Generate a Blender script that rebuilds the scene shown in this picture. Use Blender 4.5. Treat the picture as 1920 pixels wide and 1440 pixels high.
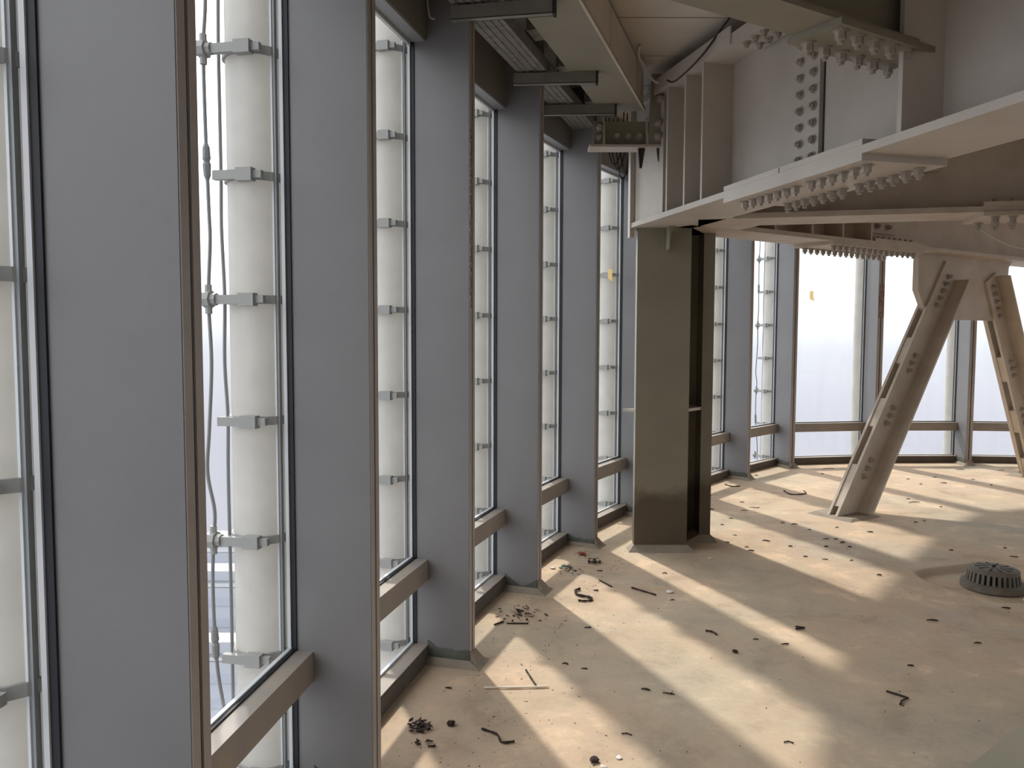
import bpy, math, random
from mathutils import Vector, Matrix
import mathutils.noise as mnoise

random.seed(7)
scene = bpy.context.scene
for o in list(bpy.data.objects):
    bpy.data.objects.remove(o)

# ------------------------------------------------------------------ camera
CAM_H = 1.6
F_PX = 1494.65
PITCH, ROLL = math.radians(3.633), math.radians(0.165)
cam_d = bpy.data.cameras.new('camera')
cam_d.sensor_width = 36.0
cam_d.lens = F_PX / 1920 * 36.0
cam_d.clip_start = 0.02
cam_d.clip_end = 3000
cam = bpy.data.objects.new('camera', cam_d)
scene.collection.objects.link(cam)
_up = Vector((0, math.sin(PITCH), math.cos(PITCH)))
_fw = Vector((0, math.cos(PITCH), -math.sin(PITCH)))
_rt = Vector((1, 0, 0))
cr, sr = math.cos(ROLL), math.sin(ROLL)
_x = _rt * cr + _up * sr
_y = _up * cr - _rt * sr
_m = Matrix((_x, _y, -_fw)).transposed().to_4x4()
_m.translation = Vector((0, 0, CAM_H))
cam.matrix_world = _m
scene.camera = cam

# ------------------------------------------------------------------ world, sun, exposure
SKY = 2.8
world = bpy.data.worlds.new('hazy_sky')
scene.world = world
world.use_nodes = True
nt = world.node_tree
nt.nodes.clear()
wo = nt.nodes.new('ShaderNodeOutputWorld')
bg = nt.nodes.new('ShaderNodeBackground')
tc = nt.nodes.new('ShaderNodeTexCoord')
sx = nt.nodes.new('ShaderNodeSeparateXYZ')
rp = nt.nodes.new('ShaderNodeValToRGB')
mp = nt.nodes.new('ShaderNodeMapRange')
mp.inputs[1].default_value = -1
mp.inputs[2].default_value = 1
nt.links.new(tc.outputs['Generated'], sx.inputs[0])
nt.links.new(sx.outputs['Z'], mp.inputs[0])
nt.links.new(mp.outputs[0], rp.inputs[0])
rp.color_ramp.elements[0].position = 0.0
rp.color_ramp.elements[0].color = (0.21, 0.22, 0.25, 1)
rp.color_ramp.elements[1].position = 1.0
rp.color_ramp.elements[1].color = (0.93, 0.96, 1.0, 1)
for p_, c_ in ((0.44, (0.25, 0.255, 0.29)), (0.49, (0.31, 0.32, 0.35)), (0.52, (0.46, 0.48, 0.51)), (0.58, (0.87, 0.91, 0.96))):
    e = rp.color_ramp.elements.new(p_)
    e.color = (*c_, 1)
nt.links.new(rp.outputs[0], bg.inputs[0])
bg.inputs[1].default_value = SKY
nt.links.new(bg.outputs[0], wo.inputs[0])

SUN_EL = math.radians(46.5)
SUN_H = Vector((0.37, -0.93)).normalized()
sun_d = bpy.data.lights.new('sun', 'SUN')
sun_d.energy = 3.55
sun_d.angle = math.radians(2.0)
sun_d.color = (1.0, 0.95, 0.87)
sun = bpy.data.objects.new('sun', sun_d)
scene.collection.objects.link(sun)
_dir = Vector((SUN_H.x * math.cos(SUN_EL), SUN_H.y * math.cos(SUN_EL), -math.sin(SUN_EL)))
sun.rotation_euler = _dir.to_track_quat('-Z', 'Y').to_euler()
sun.location = (-3, 12, 12)

vs = scene.view_settings
vs.view_transform = 'Standard'
vs.look = 'None'
vs.exposure = 0.19
vs.gamma = 1.0
vs.use_curve_mapping = False

# ------------------------------------------------------------------ materials
MATS = {}


def mat(name, col, rough=0.6, metal=0.0, var=0.0, scale=3.0, var_col=None, bump=0.0, bump_scale=60.0, spec=0.5, dust=None):
    m = bpy.data.materials.new(name)
    m.use_nodes = True
    t = m.node_tree
    b = t.nodes['Principled BSDF']
    b.inputs['Base Color'].default_value = (*col, 1)
    b.inputs['Roughness'].default_value = rough
    b.inputs['Metallic'].default_value = metal
    b.inputs['Specular IOR Level'].default_value = spec
    g = t.nodes.new('ShaderNodeNewGeometry')
    if var > 0:
        n = t.nodes.new('ShaderNodeTexNoise')
        n.inputs['Scale'].default_value = scale
        n.inputs['Detail'].default_value = 6
        n.inputs['Roughness'].default_value = 0.6
        t.links.new(g.outputs['Position'], n.inputs['Vector'])
        r = t.nodes.new('ShaderNodeValToRGB')
        r.color_ramp.elements[0].position = 0.35
        r.color_ramp.elements[1].position = 0.68
        c2 = var_col if var_col else tuple(c * (1 - var) for c in col)
        r.color_ramp.elements[0].color = (*c2, 1)
        r.color_ramp.elements[1].color = (*col, 1)
        t.links.new(n.outputs['Fac'], r.inputs[0])
        t.links.new(r.outputs[0], b.inputs['Base Color'])
    if bump > 0:
        n2 = t.nodes.new('ShaderNodeTexNoise')
        n2.inputs['Scale'].default_value = bump_scale
        n2.inputs['Detail'].default_value = 4
        t.links.new(g.outputs['Position'], n2.inputs['Vector'])
        bp = t.nodes.new('ShaderNodeBump')
        bp.inputs['Strength'].default_value = bump
        bp.inputs['Distance'].default_value = 0.01
        t.links.new(n2.outputs['Fac'], bp.inputs['Height'])
        t.links.new(bp.outputs[0], b.inputs['Normal'])
    MATS[name] = m
    return m


M_FIN = mat('fin_paint', (0.205, 0.199, 0.202), 0.45, var=0.10, scale=2.2, bump=0.03, bump_scale=300)


def smudges(m):
    t = m.node_tree
    b = t.nodes['Principled BSDF']
    src = b.inputs['Base Color'].links[0].from_socket
    g = t.nodes.new('ShaderNodeNewGeometry')
    n = t.nodes.new('ShaderNodeTexNoise')
    n.inputs['Scale'].default_value = 3.1
    n.inputs['Detail'].default_value = 7
    n.inputs['Roughness'].default_value = 0.68
    t.links.new(g.outputs['Position'], n.inputs['Vector'])
    r = t.nodes.new('ShaderNodeMapRange')
    r.inputs[1].default_value = 0.66
    r.inputs[2].default_value = 0.78
    r.inputs[3].default_value = 0.0
    r.inputs[4].default_value = 0.45
    t.links.new(n.outputs['Fac'], r.inputs[0])
    mx = t.nodes.new('ShaderNodeMixRGB')
    mx.inputs[2].default_value = (0.09, 0.088, 0.086, 1)
    t.links.new(r.outputs[0], mx.inputs[0])
    t.links.new(src, mx.inputs[1])
    t.links.new(mx.outputs[0], b.inputs['Base Color'])


smudges(M_FIN)
M_FINF = mat('fin_front_lit_paint', (0.36, 0.325, 0.30), 0.5, var=0.12, scale=5)  # fin paint again, with warm floor bounce worked into the colour
M_GROOVE = mat('dark_groove', (0.06, 0.055, 0.05), 0.7)
M_GASKET = mat('black_gasket', (0.012, 0.014, 0.02), 0.6)
M_BEAD = mat('white_bead', (0.62, 0.64, 0.66), 0.4)
M_GREYBEAD = mat('grey_bead', (0.26, 0.27, 0.28), 0.4)
M_RAIL = mat('rail_paint', (0.26, 0.235, 0.22), 0.5, var=0.15, scale=9, var_col=(0.32, 0.265, 0.21))
M_HEADER = mat('header_paint', (0.24, 0.22, 0.20), 0.6, var=0.1, scale=4)
M_COAT = mat('waterproof_coating', (0.12, 0.125, 0.105), 0.7, var=0.3, scale=14, bump=0.3, bump_scale=90)
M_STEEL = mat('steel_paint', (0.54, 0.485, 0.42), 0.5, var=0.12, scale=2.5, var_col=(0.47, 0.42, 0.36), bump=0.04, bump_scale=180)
M_COLUMN = mat('olive_paint', (0.27, 0.245, 0.185), 0.5, var=0.15, scale=2.0, bump=0.04, bump_scale=180)
M_BRACE = mat('dusty_steel_paint', (0.56, 0.485, 0.40), 0.55, var=0.2, scale=5, var_col=(0.47, 0.39, 0.31), bump=0.05, bump_scale=150)
M_SILLF = mat('sill_front_shade', (0.115, 0.092, 0.072), 0.7, var=0.2, scale=8)  # dark brown stands for the shade on the sill fronts
M_BOLT = mat('bolt_paint', (0.40, 0.35, 0.295), 0.5, var=0.2, scale=30)
M_DECK = mat('deck_paint', (0.64, 0.57, 0.49), 0.6, var=0.1, scale=3)
M_CHANNEL = mat('galvanised_channel', (0.27, 0.25, 0.22), 0.6, var=0.45, scale=26, bump=0.5, bump_scale=60)
M_STRUT = mat('strut_steel', (0.23, 0.22, 0.195), 0.45, var=0.15, scale=12)
M_DARK = mat('dark_cavity', (0.03, 0.028, 0.025), 0.9)
M_TUBE = mat('tube_shell', (0.76, 0.74, 0.70), 0.45, var=0.14, scale=6, bump=0.05, bump_scale=40)


def tube_translucent():
    t = M_TUBE.node_tree
    b = t.nodes['Principled BSDF']
    out = [n for n in t.nodes if n.type == 'OUTPUT_MATERIAL'][0]
    tl = t.nodes.new('ShaderNodeBsdfTranslucent')
    t.links.new(b.inputs['Base Color'].links[0].from_socket, tl.inputs[0])
    mx = t.nodes.new('ShaderNodeMixShader')
    mx.inputs[0].default_value = 0.45
    t.links.new(b.outputs[0], mx.inputs[1])
    t.links.new(tl.outputs[0], mx.inputs[2])
    t.links.new(mx.outputs[0], out.inputs[0])


tube_translucent()
M_CLAMP = mat('clamp_plastic', (0.30, 0.30, 0.285), 0.6)
M_CABLE = mat('grey_cable', (0.20, 0.20, 0.20), 0.6)
M_BLACKW = mat('black_cable', (0.02, 0.016, 0.013), 0.5)
M_WHITEW = mat('white_cable', (0.6, 0.56, 0.5), 0.5)
M_TWIG = mat('twig_bark', (0.045, 0.028, 0.02), 0.9, var=0.4, scale=80)
M_WHITE = mat('white_scrap', (0.75, 0.72, 0.68), 0.6)
M_GREEN = mat('green_scrap', (0.03, 0.16, 0.11), 0.5)
M_RED = mat('red_scrap', (0.30, 0.03, 0.025), 0.5)
M_PALEST = mat('pale_stick', (0.85, 0.74, 0.60), 0.7)
M_DRAIN = mat('drain_iron', (0.17, 0.145, 0.11), 0.7, var=0.3, scale=18, bump=0.2, bump_scale=100)
M_TAPE = mat('masking_tape', (0.78, 0.68, 0.45), 0.7)


def translucent(m, f):
    t = m.node_tree
    b = t.nodes['Principled BSDF']
    out = [n for n in t.nodes if n.type == 'OUTPUT_MATERIAL'][0]
    tl = t.nodes.new('ShaderNodeBsdfTranslucent')
    tl.inputs[0].default_value = b.inputs['Base Color'].default_value
    mx = t.nodes.new('ShaderNodeMixShader')
    mx.inputs[0].default_value = f
    t.links.new(b.outputs[0], mx.inputs[1])
    t.links.new(tl.outputs[0], mx.inputs[2])
    t.links.new(mx.outputs[0], out.inputs[0])


translucent(M_TAPE, 0.7)
M_MORTAR = mat('mortar', (0.33, 0.275, 0.215), 0.9, var=0.2, scale=12, bump=0.3, bump_scale=60)
M_WALL = mat('block_panel_paint', (0.30, 0.28, 0.25), 0.8, var=0.1, scale=2)
M_CITY = mat('haze_lightened_wall', (0.36, 0.37, 0.41), 0.8, var=0.1, scale=0.03)  # lightened to offset the shaded side, as haze would
M_ROOF = mat('sun_dimmed_roof', (0.16, 0.17, 0.19), 0.8, var=0.1, scale=0.05)  # darkened so the sunlit tops stay as faint as in haze
M_EDGE = mat('lit_beige_side', (0.66, 0.58, 0.49), 0.6, var=0.1, scale=4)  # lighter tone carries the bounce light on the edge beam's inner side
M_CITYW = mat('pale_window_band', (0.31, 0.325, 0.37), 0.5)  # kept near the wall tone, haze put into the colour


def glass_mat():
    m = bpy.data.materials.new('window_glass')
    m.use_nodes = True
    t = m.node_tree
    t.nodes.clear()
    out = t.nodes.new('ShaderNodeOutputMaterial')
    tr = t.nodes.new('ShaderNodeBsdfTransparent')
    tr.inputs[0].default_value = (0.955, 0.958, 0.953, 1)
    gl = t.nodes.new('ShaderNodeBsdfGlossy')
    gl.inputs['Roughness'].default_value = 0.02
    df = t.nodes.new('ShaderNodeBsdfDiffuse')
    df.inputs[0].default_value = (0.75, 0.73, 0.68, 1)
    lw = t.nodes.new('ShaderNodeLayerWeight')
    lw.inputs['Blend'].default_value = 0.5
    pw = t.nodes.new('ShaderNodeMath')
    pw.operation = 'POWER'
    pw.inputs[1].default_value = 5.0
    t.links.new(lw.outputs['Facing'], pw.inputs[0])
    ma = t.nodes.new('ShaderNodeMath')
    ma.operation = 'MULTIPLY_ADD'
    ma.inputs[1].default_value = 0.5
    ma.inputs[2].default_value = 0.02
    t.links.new(pw.outputs[0], ma.inputs[0])
    mx = t.nodes.new('ShaderNodeMixShader')
    t.links.new(ma.outputs[0], mx.inputs[0])
    t.links.new(tr.outputs[0], mx.inputs[1])
    t.links.new(gl.outputs[0], mx.inputs[2])
    # thin film of dust, streaky
    g = t.nodes.new('ShaderNodeNewGeometry')
    mpn = t.nodes.new('ShaderNodeMapping')
    mpn.inputs['Scale'].default_value = (7, 7, 1.2)
    t.links.new(g.outputs['Position'], mpn.inputs[0])
    n = t.nodes.new('ShaderNodeTexNoise')
    n.inputs['Scale'].default_value = 1.0
    n.inputs['Detail'].default_value = 5
    t.links.new(mpn.outputs[0], n.inputs['Vector'])
    r = t.nodes.new('ShaderNodeMapRange')
    r.inputs[1].default_value = 0.45
    r.inputs[2].default_value = 0.8
    r.inputs[3].default_value = 0.008
    r.inputs[4].default_value = 0.035
    t.links.new(n.outputs['Fac'], r.inputs[0])
    mx2 = t.nodes.new('ShaderNodeMixShader')
    t.links.new(r.outputs[0], mx2.inputs[0])
    t.links.new(mx.outputs[0], mx2.inputs[1])
    t.links.new(df.outputs[0], mx2.inputs[2])
    t.links.new(mx2.outputs[0], out.inputs[0])
    return m


M_GLASS = glass_mat()


def floor_mat():
    m = bpy.data.materials.new('dusty_screed')
    m.use_nodes = True
    t = m.node_tree
    b = t.nodes['Principled BSDF']
    b.inputs['Roughness'].default_value = 0.85
    b.inputs['Specular IOR Level'].default_value = 0.2
    g = t.nodes.new('ShaderNodeNewGeometry')

    def noise(scale, detail, rough=0.55, dist=0.0):
        n = t.nodes.new('ShaderNodeTexNoise')
        n.inputs['Scale'].default_value = scale
        n.inputs['Detail'].default_value = detail
        n.inputs['Roughness'].default_value = rough
        n.inputs['Distortion'].default_value = dist
        t.links.new(g.outputs['Position'], n.inputs['Vector'])
        return n

    def ramp(n, stops):
        r = t.nodes.new('ShaderNodeValToRGB')
        r.color_ramp.elements[0].position = stops[0][0]
        r.color_ramp.elements[0].color = (*stops[0][1], 1)
        r.color_ramp.elements[1].position = stops[-1][0]
        r.color_ramp.elements[1].color = (*stops[-1][1], 1)
        for p, c in stops[1:-1]:
            el = r.color_ramp.elements.new(p)
            el.color = (*c, 1)
        t.links.new(n.outputs['Fac'], r.inputs[0])
        return r
    big = ramp(noise(0.55, 6, 0.65, 0.25), [(0.30, (0.43, 0.375, 0.295)), (0.45, (0.54, 0.435, 0.315)), (0.55, (0.57, 0.425, 0.30)), (0.62, (0.53, 0.44, 0.335)), (0.75, (0.60, 0.465, 0.345))])
    med = ramp(noise(2.6, 8, 0.68, 0.3), [(0.36, (0.80, 0.79, 0.79)), (0.47, (0.95, 0.95, 0.96)), (0.56, (1, 1, 1)), (0.64, (1.22, 1.20, 1.18))])
    fin = ramp(noise(38, 3), [(0.3, (0.93, 0.93, 0.93)), (0.6, (1.03, 1.03, 1.03))])
    mu = t.nodes.new('ShaderNodeMixRGB')
    mu.blend_type = 'MULTIPLY'
    mu.inputs[0].default_value = 1.0
    t.links.new(big.outputs[0], mu.inputs[1])
    t.links.new(med.outputs[0], mu.inputs[2])
    mu2 = t.nodes.new('ShaderNodeMixRGB')
    mu2.blend_type = 'MULTIPLY'
    mu2.inputs[0].default_value = 0.7
    t.links.new(mu.outputs[0], mu2.inputs[1])
    t.links.new(fin.outputs[0], mu2.inputs[2])
    t.links.new(mu2.outputs[0], b.inputs['Base Color'])
    bn = noise(70, 4)
    bp = t.nodes.new('ShaderNodeBump')
    bp.inputs['Strength'].default_value = 0.15
    bp.inputs['Distance'].default_value = 0.006
    t.links.new(bn.outputs['Fac'], bp.inputs['Height'])
    t.links.new(bp.outputs[0], b.inputs['Normal'])
    return m


M_FLOOR = floor_mat()


def stained_column():
    """column paint with brown splash stains near the foot"""
    m = M_COLUMN.copy()
    m.name = 'stained_column_paint'
    t = m.node_tree
    b = t.nodes['Principled BSDF']
    src = b.inputs['Base Color'].links[0].from_socket
    g = t.nodes.new('ShaderNodeNewGeometry')
    s = t.nodes.new('ShaderNodeSeparateXYZ')
    t.links.new(g.outputs['Position'], s.inputs[0])
    n = t.nodes.new('ShaderNodeTexNoise')
    n.inputs['Scale'].default_value = 4
    n.inputs['Detail'].default_value = 5
    t.links.new(g.outputs['Position'], n.inputs['Vector'])
    a = t.nodes.new('ShaderNodeMath')
    a.operation = 'MULTIPLY_ADD'
    a.inputs[1].default_value = 0.45
    t.links.new(n.outputs['Fac'], a.inputs[0])
    t.links.new(s.outputs['Z'], a.inputs[2])
    r = t.nodes.new('ShaderNodeMapRange')
    r.inputs[1].default_value = 0.58
    r.inputs[2].default_value = 0.72
    r.inputs[3].default_value = 0.9
    r.inputs[4].default_value = 0.0
    t.links.new(a.outputs[0], r.inputs[0])
    mx = t.nodes.new('ShaderNodeMixRGB')
    mx.inputs[2].default_value = (0.085, 0.062, 0.038, 1)
    t.links.new(r.outputs[0], mx.inputs[0])
    t.links.new(src, mx.inputs[1])
    t.links.new(mx.outputs[0], b.inputs['Base Color'])
    return m


M_COLST = stained_column()

# ------------------------------------------------------------------ helpers
COL = scene.collection


def V(*a):
    return Vector(a[0]) if len(a) == 1 else Vector(a)


def v3(p, z):
    return Vector((p[0], p[1], z))


def empty(name, loc=(0, 0, 0)):
    o = bpy.data.objects.new(name, None)
    o.empty_display_size = 0.1
    o.location = loc
    COL.objects.link(o)
    return o


def tag(o, label=None, cat=None, group=None, kind=None):
    if label:
        o['label'] = label
    if cat:
        o['category'] = cat
    if group:
        o['group'] = group
    if kind:
        o['kind'] = kind
    return o


def origin_of(o):
    p = Vector((0, 0, 0))
    while o is not None:
        p = p + o.location
        o = o.parent
    return p


class MB:
    def __init__(self):
        self.v = []
        self.f = []

    def add(self, verts, faces):
        k = len(self.v)
        self.v += [Vector(p) for p in verts]
        self.f += [tuple(i + k for i in f) for f in faces]
        return self

    def hexa(self, b, t):
        """b, t: four points each (same order)"""
        vs_ = list(b) + list(t)
        c = sum((Vector(p) for p in vs_), Vector()) / 8
        faces = [(3, 2, 1, 0), (4, 5, 6, 7), (0, 1, 5, 4), (1, 2, 6, 5), (2, 3, 7, 6), (3, 0, 4, 7)]
        p = [Vector(q) for q in vs_]
        nrm = (p[1] - p[0]).cross(p[3] - p[0])
        if nrm.dot(p[4] - p[0]) < 0:
            faces = [tuple(reversed(f)) for f in faces]
        return self.add(p, faces)

    def box(self, o, a, b, c):
        o, a, b, c = Vector(o), Vector(a), Vector(b), Vector(c)
        return self.hexa([o, o + a, o + a + b, o + b], [o + c, o + a + c, o + a + b + c, o + b + c])

    def cbox(self, c, sx_, sy_, sz_):
        c = Vector(c)
        return self.box(c - Vector((sx_, sy_, sz_)) / 2, (sx_, 0, 0), (0, sy_, 0), (0, 0, sz_))

    def prism(self, poly, z0, z1):
        n = len(poly)
        ar = sum(poly[i][0] * poly[(i + 1) % n][1] - poly[(i + 1) % n][0] * poly[i][1] for i in range(n))
        if ar < 0:
            poly = list(reversed(poly))
        b = [Vector((p[0], p[1], z0)) for p in poly]
        t = [Vector((p[0], p[1], z1)) for p in poly]
        f = [tuple(range(n - 1, -1, -1)), tuple(range(n, 2 * n))]
        f += [(i, (i + 1) % n, n + (i + 1) % n, n + i) for i in range(n)]
        return self.add(b + t, f)

    def slab(self, poly, d):
        """planar 3D polygon extruded by vector d"""
        n = len(poly)
        p = [Vector(q) for q in poly]
        d = Vector(d)
        nr = Vector()
        for i in range(n):
            nr += p[i].cross(p[(i + 1) % n])
        if nr.dot(d) < 0:
            p.reverse()
        f = [tuple(range(n - 1, -1, -1)), tuple(range(n, 2 * n))]
        f += [(i, (i + 1) % n, n + (i + 1) % n, n + i) for i in range(n)]
        return self.add(p + [q + d for q in p], f)

    def tube(self, pts, r, n=8, caps=True):
        pts = [Vector(p) for p in pts]
        rs = r if isinstance(r, (list, tuple)) else [r] * len(pts)
        k0 = len(self.v)
        prev = None
        for i, p in enumerate(pts):
            d = (pts[min(i + 1, len(pts) - 1)] - pts[max(i - 1, 0)]).normalized()
            if prev is None:
                a = Vector((0, 0, 1)) if abs(d.z) < 0.9 else Vector((1, 0, 0))
                u = d.cross(a).normalized()
            else:
                u = (prev - d * prev.dot(d)).normalized()
            prev = u
            w = d.cross(u)
            for j in range(n):
                an = 2 * math.pi * j / n
                self.v.append(p + (u * math.cos(an) + w * math.sin(an)) * rs[i])
        for i in range(len(pts) - 1):
            for j in range(n):
                a = k0 + i * n + j
                b = k0 + i * n + (j + 1) % n
                self.f.append((a, b, b + n, a + n))
        if caps:
            self.f.append(tuple(k0 + j for j in range(n - 1, -1, -1)))
            e_ = k0 + (len(pts) - 1) * n
            self.f.append(tuple(e_ + j for j in range(n)))
        return self

    def lathe(self, c, prof, n=32):
        """prof: list of (r, z) round vertical axis at c"""
        c = Vector(c)
        k0 = len(self.v)
        for r, z in prof:
            for j in range(n):
                an = 2 * math.pi * j / n
                self.v.append(c + Vector((r * math.cos(an), r * math.sin(an), z)))
        for i in range(len(prof) - 1):
            for j in range(n):
                a = k0 + i * n + j
                b = k0 + i * n + (j + 1) % n
                self.f.append((a, b, b + n, a + n))
        self.f.append(tuple(k0 + j for j in range(n - 1, -1, -1)))
        e_ = k0 + (len(prof) - 1) * n
        self.f.append(tuple(e_ + j for j in range(n)))
        return self

    def build(self, name, m, parent=None, loc=None, smooth=False):
        me = bpy.data.meshes.new(name)
        if parent is not None:
            o0 = origin_of(parent)
            base = o0
        else:
            base = Vector(loc) if loc is not None else Vector((0, 0, 0))
        me.from_pydata([tuple(p - base) for p in self.v], [], self.f)
        me.materials.append(m)
        if smooth:
            me.polygons.foreach_set('use_smooth', [True] * len(me.polygons))
        me.update()
        o = bpy.data.objects.new(name, me)
        COL.objects.link(o)
        if parent is not None:
            o.parent = parent
        else:
            o.location = base
        return o


def smooth_by_angle(o, deg=40):
    me = o.data
    me.polygons.foreach_set('use_smooth', [True] * len(me.polygons))
    if hasattr(me, 'set_sharp_from_angle'):
        me.set_sharp_from_angle(angle=math.radians(deg))


# one shared hex bolt: washer, nut and shank along +Z, base at origin
def bolt_mesh(name, r, h):
    mb = MB()
    mb.lathe((0, 0, 0), [(r * 1.35, 0), (r * 1.35, h * 0.12)], 12)
    mb.lathe((0, 0, h * 0.12), [(r, 0), (r, h * 0.58), (r * 0.85, h * 0.64)], 6)
    mb.lathe((0, 0, h * 0.76), [(r * 0.55, 0), (r * 0.55, h * 0.28)], 8)
    me = bpy.data.meshes.new(name)
    me.from_pydata([tuple(p) for p in mb.v], [], mb.f)
    me.materials.append(M_BOLT)
    me.update()
    return me


BOLT = bolt_mesh('hex_bolt', 0.021, 0.047)
BOLT_S = bolt_mesh('small_hex_bolt', 0.018, 0.030)


def bolt(p, d, parent, me=None, spin=None):
    o = bpy.data.objects.new('bolt', me or BOLT)
    COL.objects.link(o)
    o.parent = parent
    o.location = Vector(p) - origin_of(parent)
    q = Vector(d).to_track_quat('Z', 'Y')
    from mathutils import Quaternion
    q = q @ Quaternion((0, 0, 1), random.uniform(0, 1.0) if spin is None else spin)
    o.rotation_euler = q.to_euler()
    return o


# ------------------------------------------------------------------ facade layout (metres; camera stands over x=0, y=0)
# camera-side face of each mullion fin at the line of the rail front
PTS = [(-0.66, -3.06), (-0.80, -1.92), (-0.895, -0.77), (-0.905, 0.385), (-0.838, 1.535),
       (-0.681, 2.675), (-0.406, 3.800), (-0.040, 4.913), (0.425, 5.980), (1.012, 6.986), (1.700, 7.918),
       (2.422, 8.823), (3.238, 9.652), (4.395, 9.877), (5.568, 9.912), (6.735, 9.81), (7.88, 9.59), (9.0, 9.25)]
FIRST_SEEN = 4
NF = len(PTS)          # fins of the stretch in and next to the picture
# unseen glass ring added round the open floor, for more daylight
_h = math.radians(112)
RING = [PTS[-1]]
while len(RING) < 60:
    x_, y_ = RING[-1]
    RING.append((x_ + 1.165 * math.sin(_h), y_ + 1.165 * math.cos(_h)))
    _h += math.radians(9.0 if _h < math.radians(176) or (y_ < -6.5 and _h < math.radians(266)) else 0.0)
    if _h > math.radians(255) and RING[-1][0] < 0.6:
        break
RING.append(PTS[0])
FD_IN, FD_OUT, FT = 0.212, 0.08, 0.078
H_HEAD, H_CEIL = 2.961, 3.40
R0, R1 = 0.402, 0.506
SILL = 0.085


def heading(i):
    a, b = PTS[i], PTS[i + 1]
    return math.atan2(b[0] - a[0], b[1] - a[1])


HD = [heading(i) for i in range(NF - 1)]
FA = []
for i in range(NF):
    if i == 0:
        FA.append(HD[0])
    elif i == NF - 1:
        FA.append(HD[-1])
    else:
        FA.append((HD[i - 1] + HD[i]) / 2)
FA[12] = math.radians(68)


class Fin:
    def __init__(self, i):
        self.P = Vector((*PTS[i], 0))
        a = FA[i]
        self.T = Vector((math.sin(a), math.cos(a), 0))
        self.n = Vector((math.cos(a), -math.sin(a), 0))

    def pt(self, d, t, z):
        """d outward from the rail front, t along the facade away from the camera-side face"""
        q = self.P - self.n * d + self.T * t
        return Vector((q.x, q.y, z))

    def bar(self, mb, d0, d1, t0, t1, z0, z1):
        mb.hexa([self.pt(d0, t0, z0), self.pt(d1, t0, z0), self.pt(d1, t1, z0), self.pt(d0, t1, z0)],
                [self.pt(d0, t0, z1), self.pt(d1, t0, z1), self.pt(d1, t1, z1), self.pt(d0, t1, z1)])
        return mb


FINS = [Fin(i) for i in range(NF)]

# ------------------------------------------------------------------ floor
DRAIN = Vector((3.15, 5.12, 0))
outline = [tuple(FINS[i].pt(0.05, 0.04, 0)[:2]) for i in range(NF)] + RING[1:-1]


def inside(x, y, poly):
    c = False
    n = len(poly)
    for i in range(n):
        x1, y1 = poly[i]
        x2, y2 = poly[(i + 1) % n]
        if (y1 > y) != (y2 > y) and x < (x2 - x1) * (y - y1) / (y2 - y1) + x1:
            c = not c
    return c


def sstep(a, b, x):
    t = max(0, min(1, (x - a) / (b - a)))
    return t * t * (3 - 2 * t)


def floor_z(x, y):
    dx, dy = x - DRAIN.x, y - DRAIN.y
    # squarish sump round the drain
    r = (abs(dx * 0.9 + dy * 0.3) ** 4 + abs(dy * 0.95 - dx * 0.3) ** 4) ** 0.25
    z = -0.040 * (1 - sstep(0.33, 0.375, r)) - 0.012 * (1 - sstep(0.35, 0.62, r))
    z += 0.004 * mnoise.noise(Vector((x * 0.9, y * 0.9, 0)))
    return z


def axis(a, b, fine0, fine1, coarse=0.07, fine=0.014):
    out = [a]
    while out[-1] < b:
        s = fine if fine0 <= out[-1] <= fine1 else coarse
        out.append(out[-1] + s)
    return out


RX0, RX1 = min(p[0] for p in RING + PTS) - 0.1, max(p[0] for p in RING + PTS) + 0.1
RY0, RY1 = min(p[1] for p in RING + PTS) - 0.1, max(p[1] for p in RING + PTS) + 0.1
xs = axis(RX0, RX1, DRAIN.x - 0.65, DRAIN.x + 0.65)
ys = axis(RY0, RY1, DRAIN.y - 0.65, DRAIN.y + 0.65)
fv = []
idx = {}
ff = []
for iy, y in enumerate(ys):
    for ix, x in enumerate(xs):
        fv.append((x, y, floor_z(x, y)))
nx = len(xs)
for iy in range(len(ys) - 1):
    for ix in range(nx - 1):
        cx, cy = (xs[ix] + xs[ix + 1]) / 2, (ys[iy] + ys[iy + 1]) / 2
        if inside(cx, cy, outline):
            a = iy * nx + ix
            ff.append((a, a + 1, a + 1 + nx, a + nx))
me = bpy.data.meshes.new('floor')
me.from_pydata(fv, [], ff)
me.materials.append(M_FLOOR)
me.polygons.foreach_set('use_smooth', [True] * len(me.polygons))
me.update()
floor = bpy.data.objects.new('floor', me)
COL.objects.link(floor)
tag(floor, 'dusty sandy screed floor with sun streaks and stains', kind='structure')

# ------------------------------------------------------------------ ceiling deck
cpoly = [tuple(FINS[i].pt(0.09, 0.04, 0)[:2]) for i in range(NF)] + RING[1:-1]
ceil = MB().prism(cpoly, H_CEIL, H_CEIL + 0.25).build('ceiling', M_DECK)
tag(ceil, 'beige metal deck ceiling with long panel joints', kind='structure')


def facade_x(y):
    for i in range(NF - 1):
        (x1, y1), (x2, y2) = PTS[i], PTS[i + 1]
        if y1 <= y <= y2:
            return x1 + (x2 - x1) * (y - y1) / (y2 - y1)
    return PTS[0][0] if y < PTS[0][1] else 3.3


yy = 4.60 - 0.62 * 17
while yy < 8.6:
    x0 = max(facade_x(yy), facade_x(yy + 0.62)) + 0.12
    if yy < -3.0:
        x0 = 2.5
    mb = MB()
    k = 0.05
    mb.box((x0, yy, H_CEIL - 0.03), (8.4 - x0, 0, 0), (0, 0.605, 0), (0, 0, 0.03))
    mb.build('deck_panel', M_DECK, ceil)
    yy += 0.62

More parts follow.
